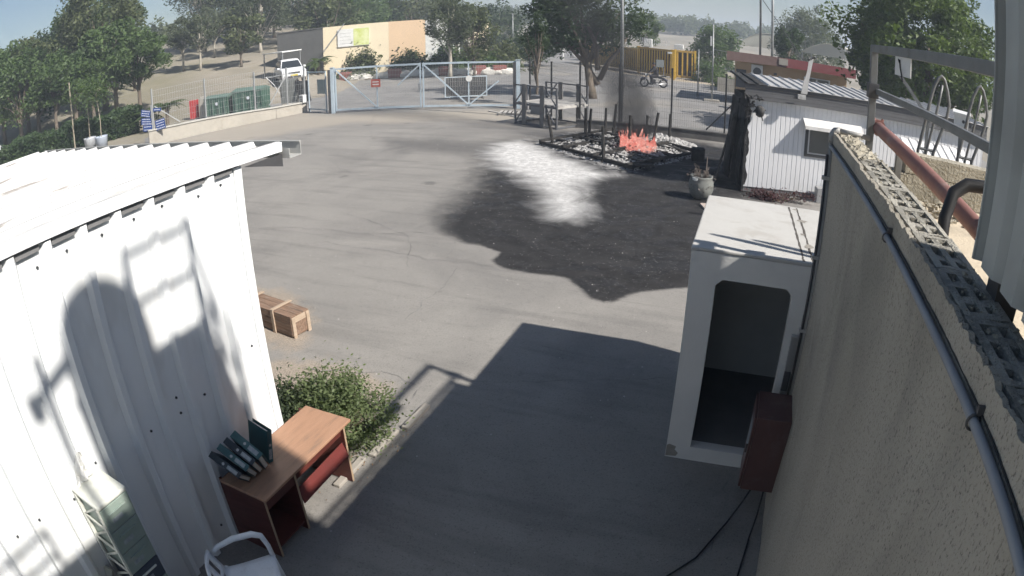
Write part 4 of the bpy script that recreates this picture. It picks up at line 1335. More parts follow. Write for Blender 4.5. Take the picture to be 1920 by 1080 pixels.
# ash, charcoal and debris heaped over the platform
rg = np.random.default_rng(77)
def debris(n, poly, m, smin, smax, hmax, name, label, seed):
    rg = np.random.default_rng(seed)
    P0 = np.array(poly); lo, hi = P0.min(0), P0.max(0)
    pts = rg.uniform(lo, hi, (n * 3, 2))
    d = sd_poly(pts[:, 0], pts[:, 1], poly)
    pts = pts[d > -.1][:n]
    d = d[d > -.1][:n]
    hgt = np.clip(d, 0, .6) / .6 * hmax
    n = len(pts)
    s = rg.uniform(smin, smax, n)
    base = np.array([[-1, -1, -.5], [1, -.8, -.4], [.8, 1, -.5], [-.9, .8, -.3], [-.5, -.6, .5], [.6, -.5, .4], [.5, .6, .6], [-.6, .5, .3]])
    ang = rg.uniform(0, 6.28, n)
    ca, sa = np.cos(ang), np.sin(ang)
    bs = base[None] * rg.uniform(.5, 1.3, (n, 8, 3)) * s[:, None, None]
    X = bs[:, :, 0] * ca[:, None] - bs[:, :, 1] * sa[:, None] + pts[:, 0:1]
    Y = bs[:, :, 0] * sa[:, None] + bs[:, :, 1] * ca[:, None] + pts[:, 1:2]
    Z = bs[:, :, 2] + (rg.uniform(0, 1, n) * hgt)[:, None] + s[:, None] * .4
    v = np.stack([X, Y, Z], 2).reshape(-1, 3)
    q0 = np.array([[0, 1, 5, 4], [1, 2, 6, 5], [2, 3, 7, 6], [3, 0, 4, 7], [4, 5, 6, 7]])
    q = (np.arange(n)[:, None, None] * 8 + q0[None]).reshape(-1, 4)
    o = np_mesh(name, v, q, m)
    return stuff(tag(o, label, 'debris'))
ashm = mat('white_ash', (.50, .49, .48), .95, col2=(.20, .195, .19), scale=4.5, var=1.0)
ashm_d = mat('grey_ash', (.24, .235, .23), .95, col2=(.12, .118, .115), scale=2.5, var=.9)
charm = mat('charcoal_bits', (.022, .021, .02), .9, col2=(.09, .085, .08), scale=3, var=.8)
PFP = [(A.x, A.y), (B.x, B.y), (B.x + Dv.x, B.y + Dv.y), (A.x + Dv.x, A.y + Dv.y)]
debris(4600, PFP, ashm, .014, .048, .12, 'ash_heap', 'pale ash flakes heaped among the charred planks', 1)
debris(1500, PFP, charm, .014, .045, .11, 'charcoal_heap', 'black charcoal lumps scattered among the charred planks', 2)
debris(1300, [(-4.0, 21.6), (-2.2, 21.4), (-1.9, 22.4), (-3.0, 23.6), (-4.2, 23.4)], ashm, .02, .07, .22, 'ash_mound', 'mound of crumpled pale ash at the far right of the platform', 3)
debris(500, ASH, ashm, .005, .014, .005, 'ash_flakes', 'fine pale ash flakes blown in front of the platform', 4)
debris(1500, [p for p in SOOT if p[1] < 17] + [(-4, 17)], ashm_d, .004, .011, .004, 'ash_specks', 'small grey specks scattered over the blackened asphalt', 6)
# charred box by the fence
xb = thing('charred_box', 'blackened square metal box standing right of the fire', 'box', (-1.62, 19.85, 0), R(10))
MB().mm((-.2, -.18, .02), (.2, .18, .42)).build('shell', burnt, xb, bevel=.01)
MB().mm((-.17, -.186, .05), (.17, -.181, .39)).build('front', char, xb)

# ------------------------------------------------------------------ fire
m, t, b = newmat('flame')
t.nodes.remove(b)
tc = nd(t, 'ShaderNodeTexCoord')
em = nd(t, 'ShaderNodeEmission')
nz_ = noise(t, tc.outputs['Object'], 5.5, 5, .65, 1.0)
em_c = mixc(t, ramp(t, nz_, .38, .66), (.78, .18, .14), (1.0, .55, .45))
lk(t, em_c, em.inputs[0])
em.inputs[1].default_value = .6
trn = nd(t, 'ShaderNodeBsdfTransparent')
mx = nd(t, 'ShaderNodeMixShader')
lw = nd(t, 'ShaderNodeLayerWeight'); lw.inputs[0].default_value = .35
fac = math_(t, 'MULTIPLY', ramp(t, lw.outputs['Facing'], .85, .05), ramp(t, noise(t, tc.outputs['Object'], 9, 4, .6, .6), .44, .66))
lk(t, fac, mx.inputs[0])
lk(t, trn.outputs[0], mx.inputs[1]); lk(t, em.outputs[0], mx.inputs[2])
lk(t, mx.outputs[0], t.nodes['Material Output'].inputs[0])
flame_m = m
m.cycles.emission_sampling = 'NONE'
fire = thing('fire', 'orange flames burning on the right half of the charred platform', 'fire', (-3.6, 20.2, .1))
rnd = random.Random(14)
for i in range(34):
    u = rnd.uniform(-.54, .54); w = rnd.uniform(-.5, .5)
    h = rnd.uniform(.36, .82) * (1.05 - .35 * abs(u))
    r0 = rnd.uniform(.09, .19)
    ph = rnd.uniform(0, 6)
    pts = []; rs = []
    for k in range(9):
        s_ = k / 8
        pts.append((u + .09 * math.sin(ph + s_ * 4.2) * s_ - .1 * s_ * s_, w + .07 * math.cos(ph + s_ * 3.7) * s_, h * s_))
        rs.append(max(.003, r0 * (math.sin(PI * min(1, s_ * .75 + .22)) ** 1.1) * (1.15 - s_)))
    MB().tube(pts, rs, 9).build('flame_tongue', flame_m, fire, smooth=True)

# ------------------------------------------------------------------ smoke plume
m, t, b = newmat('smoke_volume')
t.nodes.remove(b)
vol = nd(t, 'ShaderNodeVolumePrincipled')
tc = nd(t, 'ShaderNodeTexCoord')
nz_ = noise(t, tc.outputs['Object'], 1.25, 3, .6, .8)
sep = nd(t, 'ShaderNodeSeparateXYZ'); lk(t, tc.outputs['Object'], sep.inputs[0])
X_, Y_, Z_ = sep.outputs
ax = math_(t, 'SUBTRACT', math_(t, 'MULTIPLY', math_(t, 'MULTIPLY_ADD', Z_, -.055, -.25), Z_), 3.6)
ay = math_(t, 'MULTIPLY_ADD', Z_, .55, 20.3)
dx = math_(t, 'SUBTRACT', X_, ax); dy = math_(t, 'SUBTRACT', Y_, ay)
dd = math_(t, 'SQRT', math_(t, 'ADD', math_(t, 'MULTIPLY', dx, dx), math_(t, 'MULTIPLY', dy, dy)))
rr_ = math_(t, 'DIVIDE', dd, math_(t, 'MULTIPLY_ADD', Z_, .17, .68))
rr_ = math_(t, 'ADD', rr_, math_(t, 'MULTIPLY', math_(t, 'SUBTRACT', nz_, .5), 1.1))
core = ramp(t, rr_, 1.0, .25)
fade = ramp(t, Z_, 2.9, 1.0)
dens = math_(t, 'MULTIPLY', core, math_(t, 'MULTIPLY_ADD', fade, 8.0, .45))
lk(t, dens, vol.inputs['Density'])
vol.inputs['Color'].default_value = (.08, .08, .085, 1)
vol.inputs['Anisotropy'].default_value = .2
lk(t, vol.outputs[0], t.nodes['Material Output'].inputs['Volume'])
path = []; rad = []
for k in range(12):
    z_ = .45 + k * .75
    path.append((-3.6 - .25 * z_ - .055 * z_ * z_, 20.3 + .55 * z_, z_))
    rad.append((.68 + .17 * z_) * 1.35)
o = MB().tube(path, rad, 20).build('smoke', m, smooth=True)
o['label'] = 'dark grey smoke rising from the fire and drifting over the tree'
o['category'] = 'smoke'
stuff(o)

# ------------------------------------------------------------------ steel stillage with timbers left of the fire
stl = mat('stillage_steel', (.14, .145, .155), .6, .2, col2=(.09, .09, .10), scale=4, grime=(.2, .12, .08), gscale=4, gamt=.3)
timber = mat('grey_timber', (.20, .19, .18), .85, col2=(.13, .125, .12), scale=3, var=.8)
timber_l = mat('pale_timber', (.5, .48, .45), .85, col2=(.36, .34, .32), scale=3, var=.8)
stn = thing('steel_stillage', 'grey steel rack frame with upright boards left of the fire', 'rack', (-7.85, 24.35, 0), R(-26))
SL, SWd = 2.25, 1.75
for (x, y) in ((-SL / 2, -SWd / 2), (SL / 2, -SWd / 2), (-SL / 2, SWd / 2), (SL / 2, SWd / 2)):
    MB().bar((x, y, 0), (x, y, 1.62), .06, .06).build('post', stl, stn)
for y in (-SWd / 2, SWd / 2):
    MB().bar((-SL / 2, y, 1.60), (SL / 2, y, 1.60), .05, .05).build('top_rail', stl, stn)
    MB().bar((-SL / 2, y, .84), (SL / 2, y, .84), .06, .08).build('mid_rail', stl, stn)
    MB().bar((-SL / 2, y, .06), (SL / 2, y, .06), .06, .06).build('bottom_rail', stl, stn)
    for sx in (-1, 1):
        MB().bar((sx * SL / 2, y, .88), (sx * SL * .24, y, 1.56), .04, .04).build('brace', stl, stn)
        MB().bar((sx * SL / 2, y, .08), (sx * SL * .26, y, .78), .04, .04).build('brace', stl, stn)
for x in (-SL / 2, SL / 2):
    MB().bar((x, -SWd / 2, .84), (x, SWd / 2, .84), .06, .08).build('end_rail', stl if x < 0 else timber_l, stn)
    MB().bar((x, -SWd / 2, .06), (x, SWd / 2, .06), .06, .06).build('end_rail', stl, stn)
for i in range(7):
    y = -SWd / 2 + .12 + i * .245
    MB().mm((-SL / 2 + .04, y, .885), (SL / 2 - .04, y + .2, .915)).build('deck_board', timber_l, stn)
for (x, y) in ((-.58, -SWd / 2 - .04), (.40, -SWd / 2 - .04), (-.35, SWd / 2 + .04), (.62, SWd / 2 + .04)):
    MB().mm((x - .11, y - .02, .03), (x + .11, y + .02, 1.66)).build('upright_board', timber, stn)
wb = thing('wooden_pallet', 'flat wooden pallet lying on the ground by the gate corner', 'pallet', (-10.3, 26.55, 0), R(15))
for i in range(6):
    MB().mm((-.6 + i * .2, -.5, .10), (-.6 + i * .2 + .12, .5, .122)).build('deck_plank', timber_l, wb)
for y in (-.45, 0, .42):
    MB().mm((-.6, y - .04, 0), (.52, y + .04, .098)).build('runner', timber, wb)
tag(MB().box((-9.4, 25.55, .03), (1.5, .14, .03), rz=R(-20)).build('loose_board', timber_l), 'long loose pale board lying nearest the steel rack', 'board')
tag(MB().box((-10.0, 25.95, .03), (1.3, .12, .03), rz=R(-8)).build('loose_board', timber_l), 'loose pale board lying between the pallet and the steel rack', 'board')
tag(MB().box((-11.1, 26.7, .03), (1.4, .12, .03), rz=R(-34)).build('loose_board', timber_l), 'loose pale board lying left of the wooden pallet', 'board')
bp_ = thing('steel_bollard', 'thin dark stand pipe with a tap beside the gate post', 'stand pipe', (-10.25, 28.15, 0))
MB().cyl((0, 0, 0), (0, 0, 1.15), .045, .045, 8).build('pipe', dark_steel, bp_)
MB().tube([(0, 0, 1.12), (.12, -.02, 1.2), (.2, -.03, 1.16)], .035, 8).build('tap', galv, bp_)
cbx = thing('control_box', 'grey gate motor cabinet between the gate post and the rack', 'cabinet', (-9.3, 27.0, 0), R(-20))
MB().mm((-.28, -.2, 0), (.28, .2, .85)).build('casing', mat('cab_grey', (.2, .21, .22), .5), cbx, bevel=.012)
MB().mm((-.24, -.208, .08), (.24, -.201, .78)).build('door', mat('cab_grey', (.2, .21, .22)), cbx)

# ------------------------------------------------------------------ wire mesh fences
fence_dark = mat('fence_dark', (.055, .055, .055), .6, .3)
fence_lite = mat('fence_galv', (.46, .47, .47), .5, .5, col2=(.36, .37, .37), scale=3)
def mesh_panel(p0, p1, z0, z1, parent, m, sx=.09, sz=.3, r=.006):
    p0 = Vector((*p0, 0)); p1 = Vector((*p1, 0))
    d = p1 - p0; L = d.length; d /= L
    mb = MB()
    n = max(2, int(L / sx))
    for i in range(1, n):
        p = p0 + d * (L * i / n)
        mb.bar((p.x, p.y, z0), (p.x, p.y, z1), r, r)
    k = max(2, int((z1 - z0) / sz))
    for j in range(k + 1):
        z = z0 + (z1 - z0) * j / k
        mb.bar((p0.x, p0.y, z), (p1.x, p1.y, z), r * 1.3, r * 1.3)
    return stuff(mb.build('mesh_panel', m, parent, fix=False))
lw_ = thing('low_wall', 'low soot blackened concrete wall under the mesh fence behind the fire', 'wall', (0, 0, 0))
low_m = mat('sooty_concrete', (.14, .135, .13), .9, col2=(.07, .068, .066), scale=1.5, var=.9)
MB().bar((-6.7, 24.05, .16), (1.4, 24.05, .16), .18, .32).build('wall', low_m, lw_)
MB().bar((-6.72, 24.05, .335), (1.42, 24.05, .335), .24, .03).build('coping', low_m, lw_)
rf = thing('mesh_fence', 'dark wire mesh fence on the low wall behind the fire', 'fence', (0, 0, 0))
px_ = [-6.6, -5.05, -3.05, -1.0, 1.2]
for a, b_ in zip(px_[:-1], px_[1:]):
    mesh_panel((a, 24.05), (b_, 24.05), .4, 2.45, rf, fence_dark, .085, .24, .0045)
for x in px_:
    MB().bar((x, 24.05, .352), (x, 24.05, 2.62), .065, .065).build('post', fence_dark, rf)
MB().bar((-1.7, 24.0, .4), (-.5, 24.0, 1.75), .05, .05).build('brace', fence_dark, rf)
rf2 = thing('mesh_fence', 'short dark mesh fence between the gate post and the burnt corner', 'fence', (0, 0, 0))
q_ = [(-10.15, 28.3), (-8.5, 26.4), (-6.75, 24.3)]
for a, b_ in zip(q_[:-1], q_[1:]):
    mesh_panel(a, b_, .1, 2.4, rf2, fence_dark, .1, .3, .0045)
for x, y in q_[:-1]:
    MB().bar((x, y, 0), (x, y, 2.45), .065, .065).build('post', fence_dark, rf2)

# ------------------------------------------------------------------ double gate
gate_m = mat('gate_blue_grey', (.46, .54, .60), .45, .1, col2=(.38, .45, .50), scale=3, grime=(.3, .28, .25), gscale=2, gamt=.35)
G0 = Vector((-19.55, 25.95, 0)); G1 = Vector((-10.85, 28.42, 0)); GM = (G0 + G1) / 2
gdir = (G1 - G0).normalized()
grz = math.atan2(gdir.y, gdir.x)
LW = (G1 - G0).length / 2 - .1
def gate_leaf(label, org, flip):
    g = thing('gate_leaf', label, 'gate', org, grz, 'leaves of the double gate')
    for z, h in ((.16, .09), (2.26, .09)):
        MB().bar((.06, 0, z), (LW - .06, 0, z), .06, h).build('rail', gate_m, g)
    for x in (.03, LW / 2, LW - .03):
        MB().bar((x, 0, .1), (x, 0, 2.32), .07 if x != LW / 2 else .06, .06, up=(0, 1, 0)).build('stile', gate_m, g)
    a = ((.08, 2.2), (LW / 2 - .04, .22)); b_ = ((LW / 2 + .04, .22), (LW - .08, 1.3 if flip else 2.2))
    MB().bar((a[0][0], -.045, a[0][1]), (a[1][0], -.045, a[1][1]), .05, .06).build('brace', gate_m, g)
    if flip:
        MB().bar((b_[0][0], -.045, b_[0][1]), (b_[1][0] - .7, -.045, 1.35), .05, .06).build('brace', gate_m, g)
    else:
        MB().bar((LW * .74, -.045, 1.25), (LW - .08, -.045, 2.2), .05, .06).build('brace', gate_m, g)
    mb = MB()
    n = 56
    for i in range(1, n):
        mb.bar((LW * i / n, .02, .2), (LW * i / n, .02, 2.22), .006, .006)
    for j in range(1, 9):
        mb.bar((.06, .026, .2 + j * .225), (LW - .06, .026, .2 + j * .225), .007, .007)
    stuff(mb.build('mesh', fence_lite, g, fix=False))
    return g
gl_ = gate_leaf('left pale blue leaf of the double mesh gate with a red sign', G0 + gdir * .08, False)
gr_ = gate_leaf('right pale blue leaf of the double mesh gate with a round white sign', GM + gdir * .06, True)
sign_red = mat('sign_red', (.42, .09, .07), .5, col2=(.5, .22, .18), scale=9, var=.8)
MB().mm((LW / 2 - .28, -.09, 1.22), (LW / 2 + .2, -.075, 1.62)).build('red_sign', sign_red, gl_)
MB().mm((LW / 2 - .2, -.0925, 1.33), (LW / 2 + .12, -.0915, 1.38)).mm((LW / 2 - .2, -.0925, 1.46), (LW / 2 + .12, -.0915, 1.51)).build('sign_stripe', whp, gl_)
MB().cyl((LW / 2 + .03, -.10, 1.48), (LW / 2 + .03, -.09, 1.48), .15, .15, 24).build('round_sign', whp, gr_)
MB().mm((LW - .14, -.1, 1.0), (LW - .02, -.035, 1.3)).build('latch', galv, gl_)
for p, lab in ((G0, 'thick blue grey gate post at the left end of the double gate'), (G1 + gdir * .12, 'blue grey gate post at the right end of the double gate')):
    o = thing('gate_post', lab, 'gate post', p, grz, 'posts of the double gate')
    MB().mm((-.14, -.1, 0), (.04, .1, 2.34)).build('post', gate_m, o, bevel=.01)
    MB().mm((-.16, -.12, 2.345), (.06, .12, 2.37)).build('cap', gate_m, o)
    MB().mm((-.28, -.09, 0), (-.15, .09, 2.25)).build('back_post', dark_steel, o)
# perforated dark panel standing behind the right leaf
dp_ = thing('dark_panel', 'dark slotted steel panel standing on the road behind the right gate leaf', 'panel', (-14.95, 31.6, 0), math.atan2(1.34, 1.9))
PWd = 2.3
MB().mm((-PWd / 2, -.03, .12), (PWd / 2, .03, .17)).mm((-PWd / 2, -.03, 1.2), (PWd / 2, .03, 1.25)).mm((-PWd / 2, -.03, .17), (-PWd / 2 + .05, .03, 1.2)).mm((PWd / 2 - .05, -.03, .17), (PWd / 2, .03, 1.2)).build('frame', gate_m, dp_)
for i in range(18):
    x = -PWd / 2 + .08 + i * .121
    MB().mm((x, -.015, .172), (x + .1, .015, 1.198)).build('slat', fence_dark, dp_)
for x in (-.9, .9):
    MB().bar((x, -.3, .0), (x, .3, .02), .06, .05).bar((x, 0, 0), (x, 0, .12), .05, .05).build('foot', dark_steel, dp_)
# ------------------------------------------------------------------ low concrete wall and fence left of the gate
conc = mat('pale_concrete', (.42, .39, .34), .9, col2=(.33, .31, .27), scale=1.4, var=.7, bump=.3, bscale=30, grime=(.25, .21, .16), gscale=.9, gamt=.45)
lw2 = thing('retaining_wall', 'long pale concrete wall with coping left of the gate', 'wall', (0, 0, 0))
WP = [(-25.75, 18.5), (-24.1, 21.6), (-22.55, 24.75), (-21.95, 26.6)]
ht = [.74, .68, .55, .52]
for i in range(3):
    (x0, y0), (x1, y1) = WP[i], WP[i + 1]
    d = Vector((x1 - x0, y1 - y0, 0)).normalized()
    nrm = Vector((-d.y, d.x, 0))
    vs = []
    for (x, y), h in ((WP[i], ht[i]), (WP[i + 1], ht[i + 1])):
        for s in (-.1, .1):
            vs += [(x + nrm.x * s, y + nrm.y * s, 0), (x + nrm.x * s, y + nrm.y * s, h)]
    MB().add(vs, [(0, 1, 5, 4), (2, 6, 7, 3), (1, 3, 7, 5), (0, 2, 3, 1), (4, 5, 7, 6)]).build('wall_panel', conc, lw2)
    MB().bar((x0 - d.x * .02, y0 - d.y * .02, ht[i] + .035), (x1 + d.x * .02, y1 + d.y * .02, ht[i + 1] + .035), .32, .06).build('coping', mat('coping_pale', (.48, .47, .43), .85), lw2)
lf = thing('mesh_fence', 'pale mesh fence on the concrete wall left of the gate', 'fence', (0, 0, 0))
tt = [0.06, .36, .64, .9]
fp = []
for s in (0.03, .30, .56, .80, .99):
    k = s * 3
    i = min(2, int(k)); u = k - i
    x = WP[i][0] + (WP[i + 1][0] - WP[i][0]) * u
    y = WP[i][1] + (WP[i + 1][1] - WP[i][1]) * u
    h = ht[i] + (ht[i + 1] - ht[i]) * u
    fp.append((x, y, h))
for (x, y, h) in fp:
    MB().bar((x, y, h + .065), (x, y, h + 2.05), .07, .07).build('post', fence_lite, lf)
for a, b_ in zip(fp[:-1], fp[1:]):
    mesh_panel(a[:2], b_[:2], max(a[2], b_[2]) + .12, a[2] + 1.95, lf, fence_lite, .12, .3, .0055)
MB().bar((fp[0][0] + .05, fp[0][1] + .1, 1.9), (fp[0][0] + .75, fp[0][1] + 1.2, .86), .05, .05).build('brace', fence_lite, lf)
MB().bar((fp[3][0] - .45, fp[3][1] - .95, .75), (fp[3][0], fp[3][1], 2.2), .05, .05).build('brace', fence_lite, lf)
# pedestrian gate between the wall end and the gate post
pg = thing('wicket_gate', 'narrow pale mesh wicket gate beside the left gate post', 'gate', (-21.85, 26.75, 0), R(-20))
for x in (0, 1.75):
    MB().bar((x, 0, 0), (x, 0, 2.2), .06, .06).build('stile', gate_m, pg)
for z in (.15, 2.15):
    MB().bar((0, 0, z), (1.75, 0, z), .05, .06).build('rail', gate_m, pg)
MB().mm((.95, -.03, 1.0), (1.68, .03, 1.75)).build('lock_plate', mat('plate_bluegrey', (.25, .3, .31), .5), pg)
mesh_panel((.05, 0), (1.7, 0), .2, 2.1, pg, fence_lite, .11, .3, .005)

# blue signs fixed to the end of the fence
blue = mat('sign_blue', (.035, .075, .26), .45, col2=(.03, .06, .2), scale=4)
wht = mat('sign_white', (.72, .75, .8), .5)
sg = [((-25.95, 18.6, 1.62), .62, .34, 12, 'topmost blue sign with white lines on the fence corner post'), ((-25.95, 18.6, 1.22), .66, .34, 6, 'blue sign with white lines, second down on the fence corner post'), ((-25.9, 18.62, .88), .60, .30, 2, 'blue sign with white lines, lowest on the fence corner post'), ((-25.2, 18.95, .98), .62, .50, -8, 'blue sign tilted on the brace beside the corner post'), ((-25.32, 18.9, 1.72), .5, .16, 4, 'narrow blue sign at the top of the fence corner')]
for (p, w, h, tilt, lab) in sg:
    s = thing('blue_sign', lab, 'sign', p, R(18), 'blue signs on the fence corner')
    MB().box((0, -.05, 0), (w, .012, h), ry=R(tilt)).build('plate', blue, s)
    n = max(1, int(h / .11))
    mb = MB()
    for i in range(n):
        z = h / 2 - (i + .5) * h / n
        rr = random.Random(int(p[2] * 100) + i)
        x = -w * .4
        while x < w * .38:
            l = rr.uniform(.05, .12)
            q = Matrix.Rotation(R(tilt), 3, 'Y') @ Vector((x + l / 2, 0, z))
            mb.box((q.x, -.0575, q.z), (l * .85, .002, .04), ry=R(tilt))
            x += l + .01
    stuff(mb.build('lettering', wht, s))
sp_ = tag(MB().bar((-25.65, 18.72, .78), (-25.65, 18.72, 2.0), .06, .06).build('sign_post', fence_lite), 'thin pale post carrying the blue signs', 'post')

# red fire-hose box, dumpsters and concrete barrier behind the fence
rb = thing('hose_cabinet', 'small red hose cabinet standing left of the green dumpsters', 'cabinet', (-31.0, 26.2, 0), R(40))
MB().mm((-.3, -.15, .02), (.3, .15, 1.2)).build('casing', mat('hose_red', (.42, .05, .05), .5), rb, bevel=.01)
MB().mm((-.22, -.157, .1), (-.03, -.151, 1.1)).mm((.03, -.157, .1), (.22, -.151, 1.1)).build('door', mat('hose_red_d', (.34, .04, .04), .5), rb)
grn = mat('dumpster_green', (.055, .115, .085), .5, col2=(.075, .14, .105), scale=2, grime=(.14, .13, .1), gscale=2, gamt=.4)
grn2 = mat('dumpster_green_pale', (.12, .18, .15), .5, col2=(.10, .15, .125), scale=2)
def dumpster(label, loc, rz, w, d, h, lidtilt):
    b = thing('dumpster', label, 'dumpster', loc, rz, 'green dumpsters behind the fence')
    MB().prism([(-d / 2, .12), (d / 2, .12), (d / 2 + .06, h), (-d / 2 - .06, h)], -w / 2, w / 2, 'x').build('tub', grn, b)
    for i in range(4):
        x = -w / 2 + w * (i + .5) / 4
        MB().mm((x - .04, -d / 2 - .085, .15), (x + .04, -d / 2 - .02, h - .05)).build('rib', grn2, b)
    MB().prism([(-d / 2 - .08, h + .004), (d / 2 + .08, h + .004), (d / 2 + .08, h + .06), (0, h + lidtilt), (-d / 2 - .08, h + .06)], -w / 2 - .03, w / 2 + .03, 'x').build('lid', grn2, b)
    for sx in (-1, 1):
        for sy in (-1, 1):
            MB().cyl((sx * w * .38 - .03, sy * d * .35, .07), (sx * w * .38 + .03, sy * d * .35, .07), .07, .07, 12).build('wheel', dark_steel, b)
    MB().cyl((w * .05, -d / 2 - .068, h * .72), (w * .05, -d / 2 - .074, h * .72), .1, .1, 14).build('emblem', wht, b)
    return b
drz = math.atan2(.66, 2.2)
dumpster('smaller green dumpster next to the red hose cabinet', (-28.9, 26.6, 0), drz, 1.7, 1.0, 1.15, .2)
dumpster('green dumpster with white emblem nearer to the leaning panels', (-26.75, 27.25, 0), drz, 2.0, 1.1, 1.35, .22)
cbk = thing('concrete_barrier', 'grey concrete upright block between hose cabinet and dumpster', 'barrier', (-30.1, 26.25, 0), R(20))
MB().prism([(-.25, 0), (.25, 0), (.16, 1.35), (-.16, 1.35)], -.18, .18, 'y').build('block', conc, cbk, bevel=.03)
cbk = thing('concrete_barrier', 'long pale concrete barrier right of the green dumpsters', 'barrier', (-24.9, 28.3, 0), R(35))
MB().prism([(-.3, 0), (.3, 0), (.12, .4), (.1, 1.0), (-.1, 1.0), (-.12, .4)], -1.1, 1.1, 'y').build('block', conc, cbk, bevel=.02)
# leaning metal panels by the wall end
for i, (p, rz_, tilt, w, h, lab) in enumerate((((-23.1, 26.55, .5), R(30), 14, 1.0, 1.4, 'large grey sheet panel leaning on the fence near the gate'), ((-22.35, 26.9, .5), R(12), 20, .75, 1.25, 'smaller darker sheet panel leaning beside the big grey one'))):
    o = thing('leaning_board', lab, 'board', p, rz_, 'panels leaning on the fence')
    MB().box((0, 0, h / 2), (w, .04, h), rx=R(tilt)).build('sheet', mat('panel_grey_%d' % i, ((.23, .24, .23), (.17, .17, .17))[i], .6), o)
    MB().bar((-w / 2 + .05, .2, 0), (-w / 2 + .05, -.2, h * .9), .04, .04).bar((w / 2 - .05, .2, 0), (w / 2 - .05, -.2, h * .9), .04, .04).build('leg', dark_steel, o)
ic = thing('intercom_box', 'small white ribbed box on the wall end below the wicket gate', 'box', (-21.95, 26.35, .56), R(-10))
MB().mm((-.16, -.12, 0), (.16, .12, .42)).build('casing', whp, ic, bevel=.01)
for i in range(3):
    MB().mm((-.11, -.128, .07 + i * .11), (.11, -.121, .12 + i * .11)).build('slot', dark_steel, ic)

# round net basket frame hanging on the fence
nb2 = thing('net_frame', 'bent mesh basket frame hanging on the fence above the barrier', 'basket', (-24.0, 27.0, 1.1), R(35))
MB().tube([(-.9, 0, 1.0), (-.6, 0, .95), (.55, 0, 1.05), (.85, 0, .5), (.55, 0, -.35), (.1, 0, -.5), (-.45, 0, .5), (-.9, 0, 1.0)], .018, 6).build('rim', fence_lite, nb2)
mb = MB()
for i in range(12):
    x = -.75 + i * .125
    mb.bar((x, 0, .95), (x + .1, .05, max(-.4, .6 - 1.0 * (x + .8))), .008, .008)
stuff(mb.build('netting', fence_dark, nb2, fix=False))

# ------------------------------------------------------------------ hedge and planters at far left
hedge_m = leafmat('hedge_leaf', (.025, .05, .02), (.075, .115, .045), .25)
def hedge(label, p0, p1, w, h, n, leaf, m, seed, cat='hedge', group=None):
    rg = np.random.default_rng(seed)
    root = thing('hedge', label, cat, (p0[0], p0[1], 0), 0, group)
    d = np.array([p1[0] - p0[0], p1[1] - p0[1]]); L = np.linalg.norm(d); d /= L
    nn = np.array([-d[1], d[0]])
    u = rg.uniform(0, L, n); s = rg.uniform(-1, 1, n); z = rg.uniform(0, 1, n) ** .6
    # keep to the shell, with a lumpy top
    top = h * (1 + .10 * np.sin(u * 1.7 + seed) + .06 * np.sin(u * 5.1) + .05 * rg.normal(size=n))
    edge = rg.uniform(0, 1, n) < .55
    s = np.where(edge, np.sign(s) * (1 - rg.uniform(0, .16, n)), s)
    z = np.where(edge, z, 1 - rg.uniform(0, .12, n))
    pts = np.stack([d[0] * u + nn[0] * s * w / 2, d[1] * u + nn[1] * s * w / 2, z * top], 1) + rg.normal(size=(n, 3)) * .05
    zb = terrain(p0[0], p0[1])
    pts[:, 2] = np.abs(pts[:, 2]) + zb
    v, q = leaf_quads(pts, leaf, rg, up=.8, aspect=1.7)
    tone = np.clip(.5 + .35 * np.sin(u * 2.3 + 3 * s + z * 4) + rg.uniform(-.4, .4, n), 0, 1)
    np_mesh('foliage', v, q, m, root, tone)
    mb = MB()
    for i in range(max(3, int(L / .7))):
        uu = (i + .5) * L / max(3, int(L / .7))
        x, y = d * uu
        mb.tube([(x, y, zb), (x + .05, y, zb + h * .45), (x - .04, y + .05, zb + h * .8)], [.04, .03, .012], 5, cap=False)
    stuff(mb.build('stems', stem_m, root, fix=False))
    c0 = Vector((0, 0, zb + h * .42)); c1 = Vector((d[0] * L, d[1] * L, zb + h * .42))
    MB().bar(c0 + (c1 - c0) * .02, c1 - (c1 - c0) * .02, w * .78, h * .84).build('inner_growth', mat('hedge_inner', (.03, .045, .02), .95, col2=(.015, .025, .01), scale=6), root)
    return root
hedge('dense clipped dark hedge behind the shed roof at the left', pol(-69.5, 40), pol(-55.4, 41.2), 4.0, 1.4, 22000, .2, hedge_m, 4)
stick_m = mat('sapling_stick', (.33, .29, .22), .8)
leaf_mid = leafmat('leaf_mid', (.032, .062, .024), (.145, .21, .075))
def sapling(label, loc, h, bucket, seed):
    rg = np.random.default_rng(seed)
    r = thing('potted_sapling', label, 'sapling', loc, 0, 'saplings in tubs before the hedge')
    MB().lathe((0, 0, 0), [(.34, 0), (.40, .62), (.42, .68), (.38, .68), (.36, .58), (0, .57)], 16).build('tub', bucket, r, smooth=True)
    MB().tube([(0, 0, .4), (.03, .02, h * .5), (-.05 - .2 * (seed % 2), .03, h)], [.035, .03, .02], 6).build('stem', stick_m, r)
    n = 900
    pts = rg.normal(size=(n, 3)) * np.array([.55, .55, .5]) + np.array([-.1, 0, h + .2])
    v, q = leaf_quads(pts, .2, rg, up=.2, aspect=3.2, droop=.5)
    np_mesh('leaves', v, q, leaf_mid, r, tone=rg.uniform(0, 1, n))
    return r
tubw = mat('tub_white', (.5, .52, .55), .6)
sapling('sapling in a pale tub standing left of the other tub', (-32.1, 18.5, 0), 3.1, tubw, 2)
sapling('sapling in a bluish white tub standing right of the other tub', (-30.85, 18.6, 0), 3.1, mat('tub_bluish', (.42, .47, .55), .6), 3)
tag(MB().tube([(-32.9, 17.8, 0), (-33.0, 17.85, 2.2), (-33.2, 17.9, 4.1)], [.05, .045, .04], 6).build('garden_stake', stick_m), 'tall thin pale stake left of the two tubs', 'stake')
